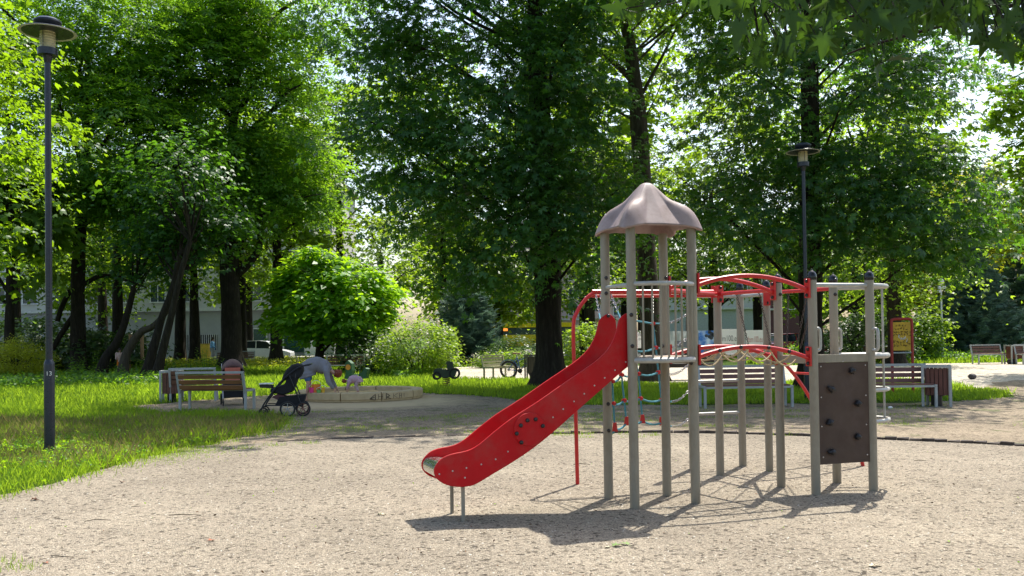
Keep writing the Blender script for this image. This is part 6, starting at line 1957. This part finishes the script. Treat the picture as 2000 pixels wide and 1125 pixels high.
# ================================================================ GRASS
L_grass = leafmat('grass_blade', (0.06, 0.135, 0.014), (0.13, 0.23, 0.028), (0.42, 0.62, 0.03), 0.48, rough=0.55, spec=0.15)
L_dry = leafmat('dry_grass', (0.16, 0.15, 0.05), (0.26, 0.23, 0.09), (0.3, 0.28, 0.08), 0.3, rough=0.7, spec=0.1)
def grass(name, n, x0, x1, y0, y1, hmin, hmax, wd_, seed, bias=1.0, m=None, polys_out=(), poly_in=None, label='', edge_short=True):
    r_ = np.random.default_rng(seed)
    u = r_.random(n) ** bias
    y = y0 + (y1 - y0) * u
    x = x0 * (y / y1 if x0 < 0 and poly_in is None else 1) + r_.random(n) * (x1 - x0) * 1.0 if False else r_.random(n) * (x1 - x0) + x0
    P = np.stack([x, y], 1)
    # only what the lens could plausibly see, with a margin
    k = np.abs(P[:, 0]) < P[:, 1] * 0.66 + 2.5
    jit = P + r_.normal(size=P.shape) * (0.20 if y0 < 10 else 0.10)
    if y0 < 10:
        pt = np.sin(P[:, 0] * 3.7 + 1.7 * np.sin(P[:, 1] * 2.9)) * np.sin(P[:, 1] * 3.1 + 1.3 * np.sin(P[:, 0] * 4.1))
        k &= ~((pt > .62) & (r_.random(n) < .72))
    for pl in polys_out: k &= ~inpoly(jit, pl)
    if poly_in is not None: k &= inpoly(jit, poly_in)
    P = P[k]; n = len(P)
    # patchy height
    hz = np.sin(P[:, 0] * 1.3 + 2 * np.sin(P[:, 1] * .7)) * np.sin(P[:, 1] * 1.1 + 1.5 * np.sin(P[:, 0] * .9))
    h = (hmin + (hmax - hmin) * r_.random(n) ** 1.6) * (1 + .35 * hz)
    a = r_.random(n) * 6.283
    d = np.stack([np.cos(a), np.sin(a)], 1)
    a2 = r_.random(n) * 6.283
    ln = np.stack([np.cos(a2), np.sin(a2)], 1) * (h * (.25 + .5 * r_.random(n)))[:, None]
    w_ = wd_ * (0.7 + .6 * r_.random(n)) * (0.6 + P[:, 1] / 22)
    b0 = np.hstack([P - d * w_[:, None] / 2, np.zeros((n, 1))]); b1 = np.hstack([P + d * w_[:, None] / 2, np.zeros((n, 1))])
    mi = np.hstack([P + ln * .52 + d * w_[:, None] * .36, (h * .6)[:, None]])
    tip = np.hstack([P + ln, h[:, None]])
    Vv = np.stack([b0, b1, mi, tip], 1).reshape(-1, 3)
    TRIS[0] += n * 2
    tone = np.clip(.5 + .3 * hz + r_.normal(size=n) * .25, 0, 1)
    me_ = fast_mesh(name, Vv, np.arange(n * 4).reshape(n, 4), n, m or L_grass, v=tone)
    return tag(link(name, me_), label or 'short green grass of the lawn', None, kind='stuff')
outs = (gp, pp, zp)
sb_out = [(SBX.x + 1.62 * math.cos(a), SBX.y + 1.62 * math.sin(a)) for a in [2 * math.pi * i / 24 for i in range(24)]]
grass('lawn_grass', 215000, -13.5, -3.0, 8.0, 21.5, .04, .15, .009, 401, 1.35, polys_out=outs)
grass('lawn_grass', 110000, -26, 1, 20, 37, .06, .20, .015, 402, 1.1, polys_out=outs + (sb_out,))
grass('lawn_grass', 70000, 0, 14, 20, 32, .05, .15, .015, 403, 1.0, polys_out=outs)
grass('lawn_grass', 50000, -34, 4, 36, 52, .08, .26, .025, 404, 1.0, polys_out=outs)
grass('lawn_grass', 30000, 12, 40, 42, 56, .1, .3, .03, 405, 1.0, polys_out=outs)
grass('lawn_grass', 26000, 13, 26, 20, 27, .05, .14, .02, 406, 1.0, poly_in=isl)
grass('dry_grass_blades', 20000, -12, -4, 11, 18, .08, .24, .009, 407, 1.0, m=L_dry, polys_out=outs, label='dry straw coloured grass blades in the lawn')
# clover-like leaves in the near lawn
r_ = np.random.default_rng(5)
P = r_.random((26000, 2)) * np.array([6.5, 6.5]) + np.array([-11, 8.6])
P = P[~inpoly(P + r_.normal(size=P.shape) * .12, gp) & ~inpoly(P, pp)]
q_ = np.sin(P[:, 0] * 2.1 + 1) * np.sin(P[:, 1] * 1.7) + .4 * r_.normal(size=len(P)); P = P[q_ > .15]
P3 = np.hstack([P, r_.random((len(P), 1)) * .10 + .02])
me_ = leaf_mesh('clover', P3, r_.normal(size=P3.shape) * .4 + np.array([0, 0, 1]), r_.normal(size=P3.shape), .045 + .03 * r_.random(len(P3)), 'tri', L_cat, r_.random(len(P3)))
tag(link('clover', me_), 'broad leaved clover and weeds in the near lawn', kind='stuff')
# tufts on the path and along the kerb
def tufts(name, n, cen, spread, seed, h=.08, label=''):
    r_ = np.random.default_rng(seed)
    C = np.array(cen); P = C[r_.integers(0, len(C), n)] + r_.normal(size=(n, 2)) * np.array(spread)
    hh = h * (.4 + r_.random(n)); a = r_.random(n) * 6.283; d = np.stack([np.cos(a), np.sin(a)], 1)
    w_ = .006
    b0 = np.hstack([P - d * w_ / 2, np.zeros((n, 1))]); b1 = np.hstack([P + d * w_ / 2, np.zeros((n, 1))])
    ln = r_.normal(size=(n, 2)) * hh[:, None] * .4
    mi = np.hstack([P + ln * .55 + d * w_ * .4, (hh * .6)[:, None]]); tip = np.hstack([P + ln, hh[:, None]])
    me_ = fast_mesh(name, np.stack([b0, b1, mi, tip], 1).reshape(-1, 3), np.arange(n * 4).reshape(n, 4), n, L_grass, v=r_.random(n))
    TRIS[0] += 2 * n
    tag(link(name, me_), label, kind='stuff')
rr_ = np.random.default_rng(8)
cen = [(x, y) for x, y in zip(rr_.uniform(-4.5, 9, 60), rr_.uniform(14.4, 19.5, 60))]
tufts('path_grass', 16000, cen, (.30, .14), 501, .035, 'sparse grass growing through the gravel path')
cen = [(G(px, py).x, G(px, py).y) for px, py in ((1098, 852), (1098, 846), (1146, 850), (1146, 856), (1220, 850), (1286, 852), (1538, 852), (540, 872), (480, 878), (600, 868), (1240, 856), (1420, 790), (930, 860))]
tufts('kerb_weeds', 900, cen, (.10, .05), 502, .06, 'small weeds along the stone kerb')
cen = [(-4.85 + rr_.normal() * .25, 12.7 + rr_.normal() * .5) for _ in range(20)] + [(-4.3, 15 + i * .5) for i in range(6)]
tufts('edge_grass', 6000, cen, (.4, .35), 503, .04, 'thinning grass at the lawn edge')
cen = [(G(20, 1115).x, G(20, 1115).y), (G(45, 1112).x, G(45, 1112).y), (G(8, 1100).x, G(8, 1100).y)]
tufts('corner_grass', 90, cen, (.07, .04), 504, .06, 'thin tuft of grass in the bottom left corner of the gravel')

# ================================================================ PEBBLES, LITTER
def pebbles(name, n, x0, x1, y0, y1, s0, s1, seed, m, label):
    r_ = np.random.default_rng(seed)
    y = y0 + (y1 - y0) * r_.random(n) ** 1.3
    x = r_.uniform(-1, 1, n) * (y * .62 + .3)
    P = np.stack([x, y, np.full(n, .012)], 1)
    k = inpoly(P, gp); P = P[k]; n = len(P)
    T = np.array([(-1, -.7, 0), (1, -.8, 0), (.8, .8, 0), (-.9, .7, 0), (-.5, -.4, .7), (.5, -.3, .8), (.4, .5, .6), (-.4, .4, .75)], float)
    Fq = np.array([(4, 5, 6, 7), (0, 1, 5, 4), (1, 2, 6, 5), (2, 3, 7, 6), (3, 0, 4, 7)])
    a = r_.random(n) * 6.283; s = s0 + (s1 - s0) * r_.random(n) ** 2.2
    sx, sy, sz = s * r_.uniform(.7, 1.5, n), s * r_.uniform(.6, 1.0, n), s * r_.uniform(.5, 1.1, n)
    c, si = np.cos(a), np.sin(a)
    tx = T[None, :, 0] * sx[:, None]; ty = T[None, :, 1] * sy[:, None]; tz = T[None, :, 2] * sz[:, None]
    Vv = np.stack([P[:, 0:1] + tx * c[:, None] - ty * si[:, None], P[:, 1:2] + tx * si[:, None] + ty * c[:, None], P[:, 2:3] + tz], 2).reshape(-1, 3)
    Fa = (Fq[None] + (np.arange(n) * 8)[:, None, None]).reshape(-1, 4)
    TRIS[0] += 10 * n
    me_ = fast_mesh(name, Vv, Fa, len(Fa), m, v=np.repeat(r_.random(n), 5))
    tag(link(name, me_), label, kind='stuff')
mp_, n_, l_, b_ = nt('pebble')
a_ = n_.new('ShaderNodeAttribute'); a_.attribute_name = 'v'
r1 = ramp(n_, [(0, (0.05, 0.04, 0.03)), (.25, (0.17, 0.14, 0.11)), (.45, (0.30, 0.26, 0.19)), (.8, (0.40, 0.36, 0.27)), (1, (0.62, 0.58, 0.50))])
l_.new(a_.outputs['Fac'], r1.inputs[0]); l_.new(r1.outputs[0], b_.inputs['Base Color']); b_.inputs['Roughness'].default_value = .85
pebbles('pebbles', 17000, -5, 6, 5.3, 11.0, .0030, .0085, 601, mp_, 'small loose pebbles on the play gravel')
def bits(name, n, seed, m, s0, s1, label):
    r_ = np.random.default_rng(seed)
    y = 5.4 + 9 * r_.random(n); x = r_.uniform(-1, 1, n) * y * .62
    P = np.stack([x, y, np.full(n, .02)], 1); P = P[inpoly(P, gp)]
    N = r_.normal(size=P.shape) * .45 + np.array([0, 0, 1.]); X = r_.normal(size=P.shape)
    tag(link(name, leaf_mesh(name, P, N, X, s0 + (s1 - s0) * r_.random(len(P)) ** 2, 'small', m, r_.random(len(P)))), label, kind='stuff')
L_bits = leafmat('leaf_crumb', (0.05, 0.03, 0.02), (0.14, 0.085, 0.05), (0.1, 0.06, 0.02), .15, rough=.8)
L_pale = leafmat('pale_crumb', (0.35, 0.32, 0.25), (0.6, 0.56, 0.46), (0.3, 0.3, 0.2), .15, rough=.8)
bits('leaf_crumbs', 1500, 701, L_bits, .008, .035, 'dark crumbs of old leaves strewn over the gravel')
bits('pale_chips', 500, 702, L_pale, .008, .028, 'pale seed and bark chips strewn over the gravel')
bits('green_chips', 160, 703, L_cat, .01, .035, 'little green leaf scraps strewn over the gravel')
M_leafb = mat('dead_brown_leaf', (0.14, 0.06, 0.035), .8, 0, .3, 20)
M_leafr = mat('rusty_leaf', (0.38, 0.10, 0.04), .8, 0, .3, 20)
M_leafg = mat('fresh_leaf', (0.12, 0.22, 0.03), .6, 0, .3, 20)
M_leafy = mat('pale_dry_leaf', (0.55, 0.48, 0.34), .8, 0, .2, 20)
def maple_poly():
    pts = []
    for a, L in ((-150, .35), (-118, .22), (-95, .62), (-70, .30), (-52, .85), (-30, .42), (-14, .72), (0, 1.1), (14, .72), (30, .42), (52, .85), (70, .30), (95, .62), (118, .22), (150, .35), (180, .15)):
        pts.append((L * math.cos(R(a)), L * math.sin(R(a))))
    return pts
def bent_leaf(s, cx, m, curl=.3):
    pts = maple_poly()
    vs = [(0, 0, 0)] + [(x * s, y * s, curl * s * ((y * y) * .8 - x * x * .35 + random.uniform(-.06, .06))) for x, y in pts]
    k = len(pts)
    m3 = MB(); m3.add(vs, [(0, 1 + i, 1 + (i + 1) % k) for i in range(k)])
    m3.tube([(-.1 * s, 0, 0), (-.9 * s, .05 * s, -.1 * s)], .02 * s, 4)
    return m3
def litter(px, py, s, m, label, rz, flip=1, curl=.5):
    g_ = G(px, py)
    m3 = bent_leaf(s, 0, m, curl)
    o_ = m3.build('fallen_leaf', m, None, ang=180)
    o_.location = (g_.x, g_.y, .016 + s * .12); o_.rotation_euler = (R(random.uniform(-14, 14)), R(random.uniform(-14, 14)), rz)
    return tag(o_, label, 'leaf', 'leaves lying on the gravel')
litter(64, 980, .075, M_leafb, 'curled brown leaf at the left, just below the lawn edge', .6, curl=1.0)
litter(238, 945, .05, M_leafb, 'thin dark curled leaf right of the lamp, near the lawn edge', 2.0, curl=1.1)
litter(222, 972, .03, M_leafb, 'small brown leaf below the thin dark curled one', 1.0)
litter(411, 1060, .05, M_leafr, 'rusty orange leaf in the gravel foreground', 1.2)
litter(1201, 1071, .075, M_leafg, 'fresh green leaf lying before the slide shadow', .4)
litter(1225, 1068, .06, M_leafg, 'smaller green leaf to the right of the fresh one', 2.4)
litter(1188, 1073, .05, M_leafy, 'pale dry leaf touching the fresh green leaf', 3.0, curl=.2)
litter(1703, 1111, .075, M_leafy, 'pale cream leaf near the bottom right of the gravel', .3)
litter(748, 1009, .05, M_leafy, 'pale dry leaf left of the slide shadow', .9)
litter(742, 1008, .04, M_leafg, 'little green leaf beside the pale one near the slide', 2.2)
litter(90, 1104, .04, M_leafr, 'reddish leaf at the bottom left beside the grass tuft', 2.6)
litter(1984, 986, .03, M_leafy, 'tiny pale leaf at the right edge of the gravel', .7)
litter(60, 948, .035, M_leafb, 'brown leaf on the lawn edge at the far left', 2.7)
for i, (px, py, dx, dy) in enumerate([(165, 1022, .22, .03), (330, 1010, .3, -.02), (100, 1090, .2, -.06), (1120, 910, .2, .0), (1785, 903, .15, 0), (440, 880, .35, .05)]):
    g_ = G(px, py)
    m3 = MB(); m3.tube([(0, 0, 0), (dx * .4, dy + .01, .008), (dx, dy, 0)], [.003, .004, .002], 5)
    o_ = m3.build('twig', BKd, None); o_.location = (g_.x, g_.y, .018)
    tag(o_, ['bent twig on the gravel left of the foreground', 'long thin twig in the gravel, nearest the rusty leaf', 'forked twig in the bottom left corner', 'short twig behind the slide', 'short twig right of the climbing wall', 'dark stick where the kerb meets the lawn'][i], 'twig', 'twigs on the gravel')
for px, py, lab, s in ((1899, 741, 'dark round ball lying on the pale plaza', .13), (1973, 711, 'dark round ball beside the legs of the far bench', .15)):
    g_ = G(px, py)
    m3 = MB(); m3.ball((0, 0, s * .7), (s, s * .9, s * .75), 12); m3.ball((0, 0, s * .7), (s * .8, s * .95, s * .7), 8)
    o_ = m3.build('ball', mat('dark_ball', (0.06, 0.05, 0.05), .6), None); o_.location = g_
    tag(o_, lab, 'ball')
g_ = G(1739, 799); m3 = MB(); m3.ball((0, 0, .03), (.05, .03, .03), 8); o_ = m3.build('crumpled_paper', M_white, None); o_.location = g_; tag(o_, 'small crumpled white paper lying below the right bench', 'litter')

# ================================================================ OVERHANGING MAPLE BRANCH (near the camera, top right)
t = thing('maple_tree', 'near maple whose large dark leaves hang into the top right of the picture', 'tree', (7.4, 2.6, 0), 0, 'park trees')
mb_ = MB(); trunk_tube(mb_, [(0, 0, -.1, .24), (0, 0, 1.5, .2), (-.1, .1, 3.6, .16), (-.2, .2, 6, .1)], 12); mb_.build('trunk', BKd, t, ang=80)
T0 = V3((7.4, 2.6, 0))
rs = random.Random(77)
bm_ = MB()
start = V3((-.1, .1, 3.6))
main = [start, V3((-1.6, 1.2, 4.15)), V3((-3.2, 2.2, 4.05)), V3((-4.6, 2.8, 3.95)), V3((-6.0, 3.1, 3.85))]
mp = smoothpts(main, 6)
bm_.tube(mp, [.07 * (1 - .85 * i / (len(mp) - 1)) for i in range(len(mp))], 7)
mains = [mp]
for dxx, dyy in ((-.3, 1.5), (.4, 2.1)):
    p2 = [V3((p.x * (1 - .2 * i / len(mp)) + dxx * i / len(mp), p.y + dyy * (i / len(mp)), p.z + .15 * i / len(mp))) for i, p in enumerate(mp)]
    bm_.tube(p2, [.04 * (1 - .8 * i / (len(p2) - 1)) for i in range(len(p2))], 6); mains.append(p2)
leafmes = []
for k in range(6):
    leafmes.append(bent_leaf(1.0, 0, L_near, .18 + .08 * k).mesh('leaf', [L_near], ang=180))
    me_ = leafmes[-1]
    a_ = me_.attributes.new('v', 'FLOAT', 'FACE'); a_.data.foreach_set('value', [rs.random()] * len(me_.polygons))
# target hanging band given in world space: leaves droop below the branch
cnt = 0
spots = []
for _ in range(700):
    px = rs.uniform(1440, 2060)
    u = (px - 1440) / 560
    ylow = 118 if px < 1540 else (92 + 30 * math.sin(px * .02))
    py = rs.uniform(-30, 1) + ylow * rs.random() ** 1.25 - 10
    spots.append((px, py, rs.uniform(4.7, 6.4)))
spots = spots[:250] + [(1225, -12, 5.2), (1240, 8, 5.1), (1210, -5, 5.3), (1255, -18, 5.2), (1195, -20, 5.3), (1150, -12, 5.4), (1215, 18, 5.0), (1232, 26, 5.2), (1250, 10, 5.3), (1275, -6, 5.1), (1300, -14, 5.2), (1335, -15, 5.2), (1365, -8, 5.1), (1395, -6, 5.3), (1415, -2, 5.0), (1430, 12, 5.2), (1470, 95, 5.0), (1478, 118, 5.0), (1482, 80, 5.1), (1602, 85, 5.0), (1620, 78, 5.1), (1712, 122, 5.2), (1735, 118, 5.2), (1725, 105, 5.2), (1520, 85, 5.0), (1548, 80, 5.2)]
for px, py, dep in spots:
    w_ = D(px, py, dep) - T0
    s_ = rs.uniform(.095, .145)
    o_ = link('leaf', rs.choice(leafmes), t, w_)
    o_.scale = (s_, s_, s_)
    o_.rotation_euler = (R(rs.gauss(78, 22)), R(rs.gauss(80, 50)), R(rs.gauss(0, 30)))
    near = min((q for p2 in mains for q in p2), key=lambda q: (q - w_).length)
    if rs.random() < .5 and (near - w_).length < 1.6:
        bm_.tube([near, near.lerp(w_, .5) + V3((0, 0, -.03)), w_], [.008, .005, .003], 4)
bm_.build('branches', BKd, t, ang=80)
crown(t, [(.2, -1.6, 6.4, 2.6, 2.4, 1.6, 50, .3), (-3.6, 2.6, 6.6, 3.0, 1.9, 1.0, 80, .2)], 'maple', .2, L_near, 99, 50, .6)  # second blob is out-of-view foliage, added to shade the hanging leaves
if '--tris' in __import__('sys').argv: print('FOLIAGE TRIS', TRIS[0])
